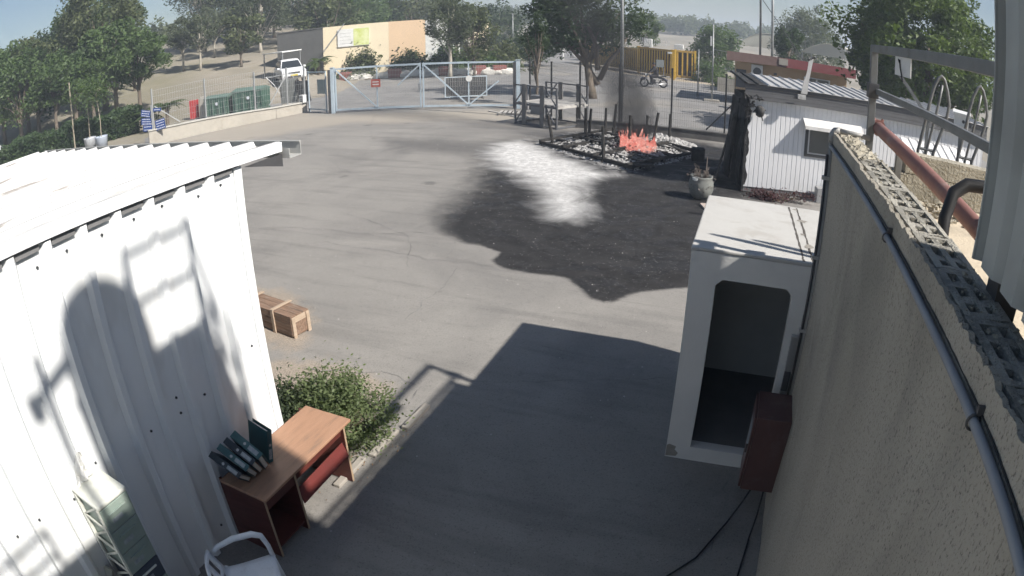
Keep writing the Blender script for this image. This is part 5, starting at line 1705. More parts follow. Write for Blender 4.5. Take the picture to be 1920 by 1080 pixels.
wc = thing('parked_van', 'white van corner seen at the left picture edge beside the hedge', 'van', (-38.3, 12.9, 0), R(65))
MB().prism([(-2.2, .35), (2.2, .35), (2.3, .9), (1.9, 1.15), (1.2, 1.9), (-2.1, 2.0), (-2.25, 1.8)], -.9, .9, 'y').build('body', mat('van_white', (.72, .74, .76), .35), wc, bevel=.05)
for x in (-1.4, 1.4):
    for s in (-1, 1):
        MB().cyl((x, s * .82, .33), (x, s * .95, .33), .33, .33, 16).build('wheel', dark_steel, wc)
MB().mm((-1.9, -.905, 1.2), (-.2, -.901, 1.75)).mm((0, -.905, 1.2), (1.15, -.901, 1.75)).build('side_window', gl, wc)
# ------------------------------------------------------------------ trees
bark = mat('bark_grey', (.17, .14, .11), .95, col2=(.10, .08, .06), scale=5, var=.8, bump=.6, bscale=12, stretch=(1, 1, .3))
bark_p = mat('bark_pale', (.42, .39, .33), .9, col2=(.28, .25, .2), scale=4, var=.8, stretch=(1, 1, .3))
LM = dict(
    olive=leafmat('leaf_olive', (.045, .062, .028), (.155, .18, .08)),
    euca=leafmat('leaf_eucalypt', (.045, .062, .038), (.15, .175, .10)),
    dark=leafmat('leaf_dark', (.02, .04, .018), (.07, .105, .04)),
    bright=leafmat('leaf_bright', (.022, .048, .014), (.145, .205, .05), .28),
    mid=leaf_mid)
def tree(name, label, loc, h, crown_z0, rx, ry, n, leaf, kind, seed, trunk_r=.16, clumps=70, lean=(0, 0), bark_m=None, droop=.15, group='trees beyond the fence', cat='tree', aspect=2.2, spread=.17, base_z=None, tshape=.55, core=.35):
    rg = np.random.default_rng(seed)
    rn = random.Random(seed)
    zb = terrain(loc[0], loc[1]) if base_z is None else base_z
    root = thing(name, label, cat, (loc[0], loc[1], zb), 0, group)
    ch = h - crown_z0
    ctr = np.array([lean[0], lean[1], crown_z0 + ch * .5])
    d = rg.normal(size=(clumps, 3)); d /= np.linalg.norm(d, axis=1)[:, None]
    r = rg.uniform(core, 1.0, clumps) ** tshape
    bump_ = 1 + .22 * np.sin(d[:, 0] * 4 + seed) * np.cos(d[:, 1] * 3.3 + seed * 2)
    cen = d * (r * bump_)[:, None] * np.array([rx, ry, ch * .5]) + ctr
    wgt = rg.uniform(.4, 1.6, clumps); wgt /= wgt.sum()
    idx = rg.choice(clumps, n, p=wgt)
    sz = np.array([rx, ry, ch * .45]) * spread
    csz = rg.uniform(.6, 1.3, clumps)
    g = rg.normal(size=(n, 3))
    g /= np.maximum(1, np.linalg.norm(g, axis=1) / 1.7)[:, None]
    pts = cen[idx] + g * sz * csz[idx][:, None]
    v, q = leaf_quads(pts, leaf, rg, up=.5, aspect=aspect, droop=droop)
    tone = np.clip(rg.uniform(0, 1, clumps)[idx] * .55 + rg.uniform(0, .5, n), 0, 1)
    np_mesh('crown', v, q, LM[kind], root, tone)
    mb = MB()
    top = Vector((lean[0] * .8, lean[1] * .8, crown_z0 + ch * .55))
    mid = Vector((lean[0] * .3 + rn.uniform(-.1, .1), lean[1] * .3, crown_z0 * .6))
    mb.tube([(0, 0, -.1), (mid.x * .4, mid.y * .4, crown_z0 * .25), mid, (lean[0] * .6, lean[1] * .6, crown_z0 + ch * .18), top], [trunk_r * 1.25, trunk_r, trunk_r * .85, trunk_r * .6, trunk_r * .2], 9)
    for i in range(min(clumps, 16)):
        c = Vector(cen[i])
        s = rn.uniform(.55, 1.0)
        st = Vector((lean[0] * .5 * s, lean[1] * .5 * s, crown_z0 * s + ch * .1 * s))
        m_ = st.lerp(c, .5) + Vector((rn.uniform(-.2, .2), rn.uniform(-.2, .2), rn.uniform(0, .35)))
        mb.tube([st, m_, c], [trunk_r * .42, trunk_r * .27, trunk_r * .08], 6, cap=False)
    mb.build('trunk', bark_m or bark, root, smooth=True, fix=False)
    return root

TREES = [
 # label, az, r, h, crown z0, rx, ry, n, leaf, kind, trunk, clumps, kwargs
 ('dark dense tree at the left picture edge above the hedge', -66.8, 47, 6.8, 1.6, 2.4, 2.3, 7000, .3, 'mid', .2, 60),
 ('leafy tree behind the left hedge beside the stake', -63.2, 46, 6.0, 2.5, 2.3, 2.2, 6000, .3, 'mid', .15, 50),
 ('rounded tree rising behind the left hedge trees', -66, 52, 7.2, 2.0, 3.4, 3.4, 6000, .34, 'olive', .2, 70),
 ('small pointed tree at the far left skyline', -69.5, 60, 7.6, 2.0, 2.6, 2.6, 4000, .36, 'dark', .2, 50),
 ('tall broad tree with full crown at the left, the highest on that side', -58.2, 52, 12.6, 2.4, 3.6, 3.4, 12000, .34, 'olive', .28, 95),
 ('slim tree standing left of the tallest left tree', -61.0, 55, 9.2, 2.0, 2.2, 2.4, 5500, .34, 'mid', .2, 60),
 ('drooping leaf tree in front of the sandy slope', -54.9, 45.5, 6.2, 2.6, 2.2, 2.2, 7500, .36, 'mid', .17, 50),
 ('broad low drooping leaf tree behind the two tubs', -59.4, 47, 5.8, 2.8, 2.3, 2.2, 6000, .34, 'mid', .15, 45),
 ('wide eucalyptus right of the tall left tree', -48.6, 76, 13.2, 4.2, 4.6, 4.4, 9000, .42, 'euca', .3, 90),
 ('second eucalyptus on the slope, slightly lower', -46.0, 82, 12.0, 4.0, 4.2, 4.2, 7500, .42, 'euca', .28, 80),
 ('small eucalyptus with thin trunk on the sandy slope', -50.6, 64, 5.2, 2.4, 1.7, 1.7, 2500, .36, 'euca', .12, 36),
 ('bushy tree filling the skyline left of the conifer', -57.0, 64, 9.6, 2.0, 3.0, 3.0, 5000, .36, 'mid', .2, 60),
 ('dark full tree between the far left skyline trees', -64.2, 60, 7.4, 2.0, 3.0, 3.0, 5000, .36, 'dark', .2, 60),
 ('little tree with bare trunk high on the sandy slope', -49.0, 62, 5.6, 2.2, 2.0, 2.0, 2600, .34, 'euca', .12, 36),
 ('little olive tree on the slope left of the grey annex', -45.2, 60, 5.2, 1.6, 2.2, 2.0, 3200, .34, 'olive', .12, 36),
 ('tall eucalyptus rising behind the slope trees', -48.2, 92, 14.5, 3.5, 5, 4.75, 7500, 0.4472, 'euca', 0.2, 80),
 ('full olive green tree on the crest of the slope', -45, 84, 12.5, 3, 4.6, 4.37, 6899, 0.4344, 'olive', 0.2, 73),
 ('green full tree behind the grey annex', -42.2, 80, 12, 2, 4.4, 4.18, 6600, 0.428, 'mid', 0.2, 70),
 ('broad eucalyptus over the sign on the cream building', -37, 88, 12.8, 2, 5, 4.75, 7500, 0.4408, 'euca', 0.2, 80),
 ('leafy tree over the peach bay of the cream building', -33.8, 84, 10.8, 1.5, 4.6, 4.37, 6899, 0.4344, 'mid', 0.2, 73),
 ('rounded tree over the pale bay of the cream building', -30, 86, 10.2, 1.5, 4.4, 4.18, 6600, 0.4376, 'olive', 0.2, 70),
 ('hazy tree behind the right end of the cream building', -27.9, 92, 9.6, 1.5, 4.2, 3.99, 6300, 0.4472, 'euca', 0.2, 67),
 ('dark tree clump beside the far road', -22.6, 88, 7.2, 1, 3.4, 3.23, 5100, 0.4408, 'dark', 0.2, 54),
 ('leafy tree behind the slim left tree', -60, 66, 9.0, 2, 3.6, 3.42, 5400, 0.4056, 'mid', 0.2, 57),
 ('green tree crowding the left picture edge', -68.6, 50, 7.2, 1.5, 3, 2.85, 4500, 0.38, 'mid', 0.2, 48),
 ('dark leafy tree low behind the hedge end', -65, 49, 6.8, 1.5, 2.4, 2.28, 3600, 0.3704, 'dark', 0.2, 38),
 ('young leafy tree behind the middle of the hedge', -61.2, 46, 5.6, 2.4, 2, 1.9, 3000, 0.3656, 'mid', 0.2, 32),
 ('leafy tree between the two drooping leaf trees', -57.2, 47, 7.6, 2.6, 2.4, 2.28, 3600, 0.3752, 'mid', 0.2, 38),
 ('thin dark tree on the upper sandy slope', -47.6, 70, 6.2, 2.4, 2.6, 2.4, 3500, .36, 'euca', .14, 40),
 ('bushy eucalyptus between the slope and the cream building', -43.4, 68, 8.6, 1.4, 3.2, 3.0, 6500, .38, 'euca', .2, 70),
 ('pale trunked eucalyptus behind the left end of the cream building', -39.6, 72, 12.2, 2.0, 4.0, 3.8, 8500, .4, 'euca', .24, 85),
 ('green tree behind the middle of the cream building', -35.4, 78, 9.6, 1.6, 4.2, 4.0, 8000, .42, 'mid', .22, 80),
 ('low rounded tree behind the sign end of the cream building', -37.4, 66, 8.0, 1.4, 3.2, 3.0, 5000, .4, 'olive', .2, 60),
 ('distant hazy tree above the cream building roof', -31.0, 105, 8.8, 1.6, 5.0, 4.4, 6000, .5, 'euca', .25, 70),
 ('distant low tree right of the hazy one over the roof', -33.2, 100, 8.2, 1.6, 4.4, 4.4, 5000, .5, 'euca', .25, 60),
 ('leafy tree covering the right end of the cream building', -26.7, 49.5, 6.6, 2.4, 1.9, 1.9, 6000, .26, 'euca', .16, 65),
 ('loose thin tree at the right corner of the cream building', -24.6, 50.5, 6.0, 1.2, 1.7, 1.7, 4200, .26, 'olive', .12, 45),
 ('low dark bush tree at the bend of the far road', -19.0, 62, 3.9, .3, 2.6, 2.4, 5000, .3, 'dark', .15, 45),
 ('pale far tree left of the smoke', -21.6, 120, 7.4, 1.4, 3.6, 3.4, 3000, .5, 'euca', .2, 45),
 ('yellowish far bush tree left of the lamp pole', -23.4, 105, 6.0, .8, 3.2, 3.0, 3000, .5, 'olive', .2, 40),
 ('green tree behind the right end of the yellow gate', -3.4, 62, 5.0, .6, 2.6, 2.4, 6000, .3, 'mid', .16, 55),
 ('small bright tree standing above the yellow gate', -9.6, 75, 6.0, 2.0, 1.7, 1.7, 2600, .32, 'bright', .14, 36),
 ('big round grey green tree behind the brown guard house', 5.2, 76, 8.8, .8, 4.8, 4.6, 9500, .42, 'euca', .3, 90),
 ('small dark leafy tree beside the brown guard house roof', 3.2, 47, 5.6, 3.0, 1.2, 1.2, 2600, .24, 'dark', .1, 34),
 ('large dark tree with bright crown behind the steel roof frame', 16.4, 31, 8.4, 1.6, 4.2, 3.8, 30000, .27, 'bright', .34, 190),
 ('left shoulder tree of the large dark crown behind the canopy', 12.6, 34, 7.6, 1.4, 2.2, 2.4, 9000, .27, 'dark', .2, 60),
]
for i, (lab, az, r, h, z0, rx, ry, n, lf_, kind, tr, cl) in enumerate(TREES):
    tree('leafy_tree', lab, pol(az, r), h, z0, rx, ry, n, lf_, kind, 100 + i * 7, tr, cl, bark_m=bark_p if kind == 'euca' else None, droop=.55 if 'drooping leaf tree' in lab and 'between' not in lab else .2, spread=.115 if 'large dark' in lab else .17, aspect=3.4 if 'drooping leaf tree' in lab and 'between' not in lab or kind == 'euca' else 2.2)

# Norfolk pine among the left trees
rn = random.Random(9)
x, y = pol(-55.3, 58)
np_ = thing('conifer', 'slim dark conifer with tiered drooping branches right of the tall left tree', 'tree', (x, y, terrain(x, y)))
MB().tube([(0, 0, 0), (0, 0, 6), (0, 0, 10.9)], [.16, .1, .02], 7).build('trunk', bark, np_)
rg = np.random.default_rng(5)
P = []
for k in range(22):
    z = 3.5 + k * .33
    L_ = 1.5 * (1 - k / 23) + .12
    for j in range(9):
        a = j * 2 * PI / 9 + k
        for s in np.linspace(.1, 1, 12):
            P.append((L_ * s * math.cos(a), L_ * s * math.sin(a), z - .35 * s * s * L_ + .1))
P = np.array(P) + rg.normal(size=(len(P), 3)) * .05
v, q = leaf_quads(P, .24, rg, up=.2, aspect=2.5)
np_mesh('crown', v, q, LM['dark'], np_, tone=rg.uniform(0, .6, len(P)))

# the leaning tree that stands in the smoke, with a forked trunk
tx, ty = -8.75, 34.3
tr_ = tree('leaning_tree', 'dark leaning tree with forked trunk standing in the smoke', (tx, ty), 7.6, 2.5, 3.1, 2.8, 13000, .26, 'dark', 77, .26, 95, lean=(-.9, .4), group=None, core=.2)
mb = MB()
for p in ([(.35, .1, .8), (-.5, .2, 2.0), (-1.5, .2, 3.0), (-1.9, .3, 4.0)], [(.4, .1, 1.1), (.9, 0, 2.1), (1.5, -.1, 2.8), (2.0, -.2, 3.6)], [(.3, .1, 1.6), (.2, .1, 3.0), (-.4, .2, 4.4)]):
    mb.tube(p, [.17, .13, .09, .04][:len(p)], 7)
mb.build('limb', bark, tr_, smooth=True)
tree('young_tree', 'young drooping tree in the smoke beside the right gate post', (-10.4, 29.9), 4.4, 1.7, .75, .75, 1700, .17, 'dark', 78, .07, 26, group=None, droop=.6, aspect=3)

# bushes right of the yellow gate and behind the guard house
bush('roadside_bush', 'green bush right of the yellow gate end', (*pol(-3.9, 54.5), 0), 1.3, 1.2, 2.0, 2600, .2, LM['mid'], 41, 'bush', 14)
bush('roadside_bush', 'low grassy bush left of the brown guard house', (*pol(-1.8, 50), 0), 1.8, 1.2, 1.2, 2200, .2, LM['bright'], 42, 'bush', 14)
# far grove as a mass
def grove(label, a0, a1, r0, r1, nt, z0, h0, h1, leaf, per, seed):
    """a far wood: many overlapping uneven crowns in one mass"""
    rg = np.random.default_rng(seed)
    az = np.radians(rg.uniform(a0, a1, nt)); rr = rg.uniform(r0, r1, nt)
    hh = rg.uniform(h0, h1, nt); w = hh * rg.uniform(.35, .6, nt)
    idx = np.repeat(np.arange(nt), per)
    d = rg.normal(size=(nt * per, 3)); d /= np.linalg.norm(d, axis=1)[:, None]
    d *= rg.uniform(.5, 1.05, (nt * per, 1)) * (1 + .25 * np.sin(d[:, :1] * 7 + idx[:, None]))
    P = np.stack([rr[idx] * np.sin(az[idx]) + d[:, 0] * w[idx], rr[idx] * np.cos(az[idx]) + d[:, 1] * w[idx], z0 + hh[idx] * .55 + d[:, 2] * hh[idx] * .45], 1)
    v, q = leaf_quads(P, leaf, rg, up=.4, aspect=1.6)
    tone = np.clip(rg.uniform(0, 1, nt)[idx] * .6 + rg.uniform(0, .4, len(idx)), 0, 1)
    stuff(tag(np_mesh('far_grove', v, q, LM['olive'], tone=tone), label, 'grove'))
grove('long row of distant trees along the horizon right of the smoke', -17, 8, 200, 255, 110, 3.6, 4.0, 7.4, 1.0, 260, 8)
grove('long row of distant trees along the horizon left of the smoke', -36, -17, 200, 290, 90, 3.8, 4.5, 8.5, 1.1, 240, 9)
grove('dense wood closing the slope behind the left trees', -78, -40, 100, 125, 90, 5.0, 3.5, 7.5, .8, 260, 10)

# ------------------------------------------------------------------ cream building across the road
cream = mat('cream_render', (.74, .64, .46), .85, col2=(.68, .59, .43), scale=.6, var=.7, grime=(.4, .36, .3), gscale=.5, gamt=.3)
peach = mat('peach_render', (.68, .50, .33), .85, col2=(.62, .46, .31), scale=.6, var=.6)
palew = mat('pale_render', (.66, .67, .65), .85)
brown_r = mat('brown_render', (.30, .25, .22), .85)
cbx0 = Vector((-33.7, 43.45, 0)); cbx1 = Vector((-21.8, 50.6, 0))
cdir = (cbx1 - cbx0).normalized(); crz = math.atan2(cdir.y, cdir.x); CL = (cbx1 - cbx0).length
cb_ = thing('cream_building', 'long flat roofed cream building across the road', 'building', cbx0, crz)
for (a, b_, m_) in ((0, CL * .40, cream), (CL * .40, CL * .62, peach), (CL * .62, CL * .80, palew), (CL * .80, CL * .9, brown_r), (CL * .9, CL, cream)):
    MB().mm((a, 0, 0), (b_ - .004, .25, 4.82 if a < CL * .79 else 4.3)).build('wall_bay', m_, cb_)
MB().mm((0, .26, 0), (.25, 7, 4.8)).build('end_wall', cream, cb_)
MB().mm((CL - .25, .26, 0), (CL, 7, 4.2)).build('end_wall', cream, cb_)
MB().mm((.26, 6.8, 0), (CL - .26, 7, 4.2)).build('back_wall', cream, cb_)
MB().mm((.26, .26, 4.0), (CL - .26, 6.79, 4.15)).build('roof', conc, cb_)
w = MB().mm((CL * .815, -.05, 1.3), (CL * .815 + 1.0, -.004, 2.9)).build('window', whp, cb_)
MB().mm((CL * .815 + .17, -.06, 1.45), (CL * .815 + .83, -.051, 2.75)).build('pane', gl, w)
sgn = MB().mm((1.25, -.1, 2.95), (3.95, -.04, 4.5)).build('hanging_sign', whp, cb_)
MB().mm((2.6, -.106, 2.98), (3.92, -.101, 4.47)).build('sign_patch', mat('sign_lime', (.50, .56, .16), .6, col2=(.7, .72, .45), scale=1.5, var=.9), sgn)
for k in range(4):
    MB().mm((1.45, -.106, 3.2 + k * .3), (2.4, -.101, 3.24 + k * .3)).build('sign_line', mat('sign_grey', (.5, .5, .48), .6), sgn)
MB().bar((.05, -.5, 2.7), (1.9, -.5, 5.0), .07, .07).build('sign_arm', galv, cb_)
an = thing('grey_annex', 'dark grey sheet clad annex at the left end of the cream building', 'building', (-37.7, 42.0, 0), math.atan2(1.45, 4.0))
dkc = mat('dark_cladding', (.115, .115, .11), .7, col2=(.085, .085, .082), scale=.8, var=.7)
for i in range(5):
    MB().mm((i * .845, 0, 0), (i * .845 + .84, .12, 4.75)).build('wall_panel', dkc, an)
MB().mm((0, .125, 0), (.1, 5, 4.7)).build('side_wall', dkc, an)
MB().mm((-.05, -.05, 4.755), (4.25, 5, 4.85)).build('roof', dkc, an)
# shrubs, rocks and red blocks along the building front
for i, (x, y, rx, h, n, k, lab) in enumerate(((-31.4, 45.4, 1.4, 2.0, 2600, 'olive', 'feathery round shrub below the sign end of the cream wall'), (-28.2, 47.2, 2.0, 1.5, 3000, 'dark', 'dark dome shaped clipped shrub before the cream building'), (-25.4, 48.8, 1.9, 1.7, 3000, 'mid', 'green shrub right of the dark clipped dome'), (-22.8, 50.2, 1.8, 1.5, 2600, 'mid', 'green shrub below the cream building window'), (-20.8, 51.3, 1.3, 1.6, 2000, 'olive', 'yellowish shrub at the right corner of the cream building'), (-32.0, 44.7, .7, .8, 900, 'olive', 'small grey shrub behind the left gate leaf'))):
    bush('clipped_shrub', lab, (x, y, 0), rx * 1.15, 1.1, h * 1.35, n * 3, .27, LM[k], 60 + i, 'shrub', 10, 'shrubs along the cream building')
rock_m = mat('white_rock', (.62, .60, .55), .85, col2=(.45, .43, .4), scale=2, bump=.4, bscale=6)
redb = mat('red_block', (.23, .085, .07), .8, col2=(.18, .07, .06), scale=2)
K0 = Vector((-32.1, 43.9, 0)); K1 = Vector((-19.4, 48.7, 0))
kd = K1 - K0
rr_ = random.Random(55)
placed = []
names = ['leftmost', 'second', 'third', 'fourth', 'fifth', 'sixth', 'seventh', 'eighth', 'ninth', 'tenth', 'eleventh', 'twelfth', 'thirteenth', 'fourteenth']
ri = 0; bi = 0
seq = [('b', .02), ('r', .07), ('r', .13), ('r', .25), ('b', .33), ('r', .40), ('r', .46), ('r', .52), ('r', .58), ('b', .635), ('r', .69), ('r', .735), ('r', .78), ('b', .835), ('r', .88), ('r', .92), ('b', .955), ('r', .99)]
for kind, s in seq:
    p = K0 + kd * s + Vector((0, 0, .0))
    if kind == 'r':
        mb = MB()
        me = bmesh.new()
        bmesh.ops.create_icosphere(me, subdivisions=2, radius=1)
        for vv in me.verts:
            f = 1 + .22 * math.sin(vv.co.x * 5 + ri) * math.cos(vv.co.y * 4 + ri * 2) + rr_.uniform(-.08, .08)
            vv.co = Vector((vv.co.x * .85 * f, vv.co.y * .45 * f, max(-.1, vv.co.z * .46 * f)))
        m2 = bpy.data.meshes.new('white_boulder'); me.to_mesh(m2); me.free()
        m2.materials.append(rock_m)
        o = bpy.data.objects.new('white_boulder', m2); C.objects.link(o)
        o.location = (p.x, p.y, .1); o.rotation_euler = (0, 0, rr_.uniform(0, .6))
        tag(o, 'white painted boulder on the road edge, %s from the left behind the gate' % names[ri], 'boulder', 'white boulders along the road edge')
        ri += 1
    else:
        o = MB().mm((-.55, -.3, 0), (.55, .3, .75)).build('red_block', redb, bevel=.05)
        o.location = (p.x, p.y, 0); o.rotation_euler = (0, 0, crz)
        tag(o, 'red painted concrete block on the road edge, %s from the left' % names[bi], 'block', 'red blocks along the road edge')
        bi += 1
# small palm in front of the cream wall
def palm(label, loc, h, n, L_, seed, m):
    rn = random.Random(seed)
    r = thing('palm', label, 'palm', (loc[0], loc[1], terrain(*loc)))
    MB().tube([(0, 0, 0), (.03, 0, h)], [.14, .1], 8).build('trunk', bark, r)
    for i in range(n):
        a = i * 2.4 + rn.uniform(-.2, .2); e = rn.uniform(.2, 1.1)
        mb = MB()
        prev = None
        for k in range(9):
            s = k / 8
            p = Vector((math.cos(a) * L_ * s * math.cos(e * (1 - s)), math.sin(a) * L_ * s * math.cos(e * (1 - s)), h + L_ * (math.sin(e) * s - .75 * s * s)))
            if prev is not None:
                d = (p - prev).normalized(); sd_ = d.cross(Vector((0, 0, 1))).normalized()
                wd = .42 * L_ * .5 * math.sin(PI * min(1, s + .08)) + .03
                for sg_ in (-1, 1):
                    tip = prev + sd_ * sg_ * wd + d * wd * .6 - Vector((0, 0, wd * .35))
                    mb.add([prev, p, tip + d * .02, tip], [(0, 1, 2, 3)])
                    tip2 = (prev + p) / 2 + sd_ * sg_ * wd + d * wd * .6 - Vector((0, 0, wd * .3))
                    mb.add([(prev + p) / 2, p, tip2 + d * .02, tip2], [(0, 1, 2, 3)])
            prev = p
        mb.build('frond', m, r, fix=False)
    return r
palm_m = leafmat('palm_leaf', (.045, .07, .025), (.14, .18, .07))
palm('small palm in front of the left end of the cream wall', (-33.4, 42.3), 1.1, 13, 1.7, 3, palm_m)
palm('low fan of palm fronds under the drooping leaf tree', pol(-54.0, 39.0), .9, 11, 1.5, 4, palm_m)
palm('drooping palm left of the blue signs', pol(-52.4, 37.5), 1.3, 11, 1.6, 6, palm_m)
palm('tall palm crown above the right end of the cream building', pol(-25.9, 58), 5.6, 16, 2.2, 5, palm_m)

# ------------------------------------------------------------------ white car
carp = mat('car_white_paint', (.74, .75, .77), .25, col2=(.70, .71, .73), scale=2, spec=.6)
glass_d = mat('car_glass', (.03, .035, .04), .08, spec=.7)
tyre = mat('tyre', (.02, .02, .02), .8)
rim = mat('alloy', (.5, .5, .5), .35, .8)
chrome = mat('headlight_lens', (.75, .76, .78), .15, .2)
def car(label, loc, rz):
    r = thing('parked_car', label, 'car', loc, rz)
    W = .92
    sec = [(-2.25, .45, .95), (-2.3, .6, 1.0), (-2.2, .35, 1.05)]
    low = [(-2.28, .42), (-2.3, .75), (-2.2, 1.02), (-.9, 1.06), (.95, 1.06), (1.95, .98), (2.22, .86), (2.3, .62), (2.26, .36), (1.85, .30), (-1.9, .30)]
    # loft across the width: sides tuck in slightly
    mb = MB()
    ws = [(-W, .94), (-W * .93, 1.0), (W * .93, 1.0), (W, .94)]
    n = len(low)
    vs = []
    for y, s in ws:
        for (x, z) in low:
            vs.append((x * (.985 + .015 * (s > .97)), y, .66 + (z - .66) * s))
    fs = [tuple(reversed(range(n))), tuple(range(3 * n, 4 * n))]
    for k in range(3):
        for i in range(n):
            j = (i + 1) % n
            fs.append((k * n + i, k * n + j, (k + 1) * n + j, (k + 1) * n + i))
    body = mb.add(vs, fs).build('body', carp, r, bevel=.04)
    smooth_by_angle(body)
    gh = [(-2.1, 1.03), (-1.75, 1.62), (-1.3, 1.72), (.0, 1.74), (.45, 1.66), (1.2, 1.05)]
    mb = MB()
    vs = []
    for y, k in ((-.80, 0), (-.64, 1), (.64, 1), (.80, 0)):
        pass
    n = len(gh)
    for sgn in (-1, 1):
        for (x, z) in gh:
            wv = .86 - .2 * (z - 1.03) / .7
            vs.append((x, sgn * wv, z))
    mb.add(vs, [tuple(range(n)), tuple(range(2 * n - 1, n - 1, -1))] + [(i, n + i, n + i + 1, i + 1) for i in range(n - 1)] + [(0, n - 1, 2 * n - 1, n)])
    cabn = mb.build('cabin', carp, r, bevel=.03)
    def wv(z):
        return .868 - .2 * (z - 1.03) / .7
    for s in (-1, 1):
        for poly in ([(.98, 1.12), (.42, 1.60), (-.15, 1.64), (-.15, 1.12)], [(-.22, 1.12), (-.22, 1.64), (-1.05, 1.64), (-1.05, 1.12)], [(-1.12, 1.12), (-1.12, 1.63), (-1.6, 1.58), (-1.85, 1.15)]):
            MB().add([(x, s * (wv(z) + .004), z) for x, z in poly], [tuple(range(len(poly)))]).build('side_window', glass_d, cabn)
        MB().box((1.0, s * 1.0, 1.12), (.12, .2, .14)).build('mirror', carp, r, bevel=.02)
        MB().bar((-1.5, s * .58, 1.79), (.0, s * .58, 1.80), .04, .05).build('roof_rail', dark_steel, r)
        hl = MB().box((2.16, s * .66, .82), (.16, .36, .16), rz=s * R(-18)).build('headlight', chrome, r, bevel=.03)
        MB().box((-2.24, s * .76, .92), (.1, .22, .3)).build('tail_light', mat('tail_red', (.4, .03, .03), .3), r, bevel=.02)
        MB().cyl((2.28, s * .66, .50), (2.31, s * .66, .50), .08, .08, 14).build('fog_lamp', chrome, r)
        for x in (-1.4, 1.42):
            wh = MB().cyl((x, s * .72, .36), (x, s * .945, .36), .36, .36, 20).build('wheel', tyre, r)
            MB().cyl((x, s * .946, .36), (x, s * .955, .36), .23, .22, 16).build('rim', rim, wh)
    ws_ = [(1.14, 1.11), (.50, 1.62)]
    MB().add([(ws_[0][0] + .012, -.78, ws_[0][1]), (ws_[0][0] + .012, .78, ws_[0][1]), (ws_[1][0] + .012, .62, ws_[1][1]), (ws_[1][0] + .012, -.62, ws_[1][1])], [(0, 1, 2, 3)]).build('windscreen', glass_d, cabn)
    MB().box((2.27, 0, .76), (.06, .86, .12)).build('grille', dark_steel, r)
    MB().box((2.29, 0, .46), (.06, 1.0, .14)).build('lower_grille', dark_steel, r)
    MB().box((2.315, 0, .58), (.015, .5, .11)).build('number_plate', mat('plate_yellow', (.6, .48, .08), .5), r)
    return r
cx_, cy_ = pol(-40.9, 49.2)
car('white off-road car parked before the grey annex beyond the gate', (cx_, cy_, terrain(cx_, cy_)), R(-40))
# carport roof above the car
cp = thing('carport', 'thin pale carport roof on posts above the white car', 'carport', (cx_ - 1.2, cy_ + 1.2, terrain(cx_, cy_)), R(-10))
MB().mm((-2.0, -1.0, 2.3), (.6, 1.0, 2.38)).build('roof', whp, cp)
for p in ((-1.9, -.9), (.5, -.9), (-1.9, .9), (.5, .9)):
    MB().bar((*p, 0), (*p, 2.3), .08, .08).build('post', galv, cp)

# ------------------------------------------------------------------ yellow barred gate
yel = mat('gate_yellow', (.58, .36, .04), .5, .1, col2=(.48, .29, .04), scale=2, var=.7, grime=(.3, .2, .08), gscale=1.5, gamt=.4)
yel_d = mat('gate_ochre', (.40, .25, .05), .6)
Yp = [Vector((-18.2, 67.2, 0)), Vector((-10.4, 57.6, 0)), Vector((-6.95, 54.4, 0)), Vector((-5.0, 54.6, 0))]
def barred(label, p0, p1, h, name='barred_gate', step=.36):
    d = p1 - p0; L_ = d.length; rz_ = math.atan2(d.y, d.x)
    g = thing(name, label, 'gate', p0, rz_, 'yellow barred gate sections')
    MB().mm((0, -.06, .12), (L_, .06, .3)).build('bottom_rail', yel_d, g)
    MB().mm((0, -.08, h - .18), (L_, .08, h)).build('top_rail', yel_d, g)
    n = int(L_ / step)
    pr = MB().mm((-.06, -.05, .301), (.06, .03, h - .181)).build('bar', yel, g)
    pr.location = (step / 2, 0, 0)
    for i in range(1, n):
        copy_part(pr, g, (step / 2 + i * L_ / n, 0, 0))
    MB().mm((0, .05, .31), (L_, .06, h - .19)).build('back_sheet', mat('gate_back_sheet', (.05, .035, .02), .8), g)
    for x in (0.0, L_):
        MB().mm((x - .09, -.09, 0), (x + .09, .09, h + .05)).build('post', yel, g)
    return g
barred('far long section of the yellow barred gate behind the smoke tree', Yp[0], Yp[1], 2.25)
barred('middle section of the yellow barred gate behind the motorcycle', Yp[1], Yp[2], 2.45)
barred('short right end section of the yellow barred gate', Yp[2] + Vector((.3, -.05, 0)), Yp[3], 2.5)
yp = thing('yellow_post', 'tall yellow gate post with a camera beside the motorcycle', 'post', (-6.6, 52.6, 0))
MB().mm((-.14, -.14, 0), (.14, .14, 2.55)).build('post', yel, yp, bevel=.01)
MB().box((-.3, -.1, 2.25), (.36, .16, .16)).build('camera', whp, yp, bevel=.02)
tag(MB().box((-9.7, 58.6, 2.85), (.75, .5, .75)).build('white_cabinet', whp, bevel=.03), 'white square cabinet on top of the yellow gate', 'cabinet')
tag(MB().box((-6.6, 56.2, 2.75), (.8, .5, .42)).build('white_lamp_box', whp, bevel=.03), 'white lamp box on the right end of the yellow gate', 'lamp')
sb = thing('sign_stand', 'grey white signboard standing behind the rider', 'sign', (-7.35, 50.2, 0), R(8))
MB().mm((-.3, -.03, 1.1), (.3, .03, 1.7)).build('board', mat('board_grey', (.22, .235, .23), .6), sb)
for x in (-.3, .3):
    MB().bar((x, 0, 0), (x, 0, 1.05), .05, .05).build('leg', galv, sb)
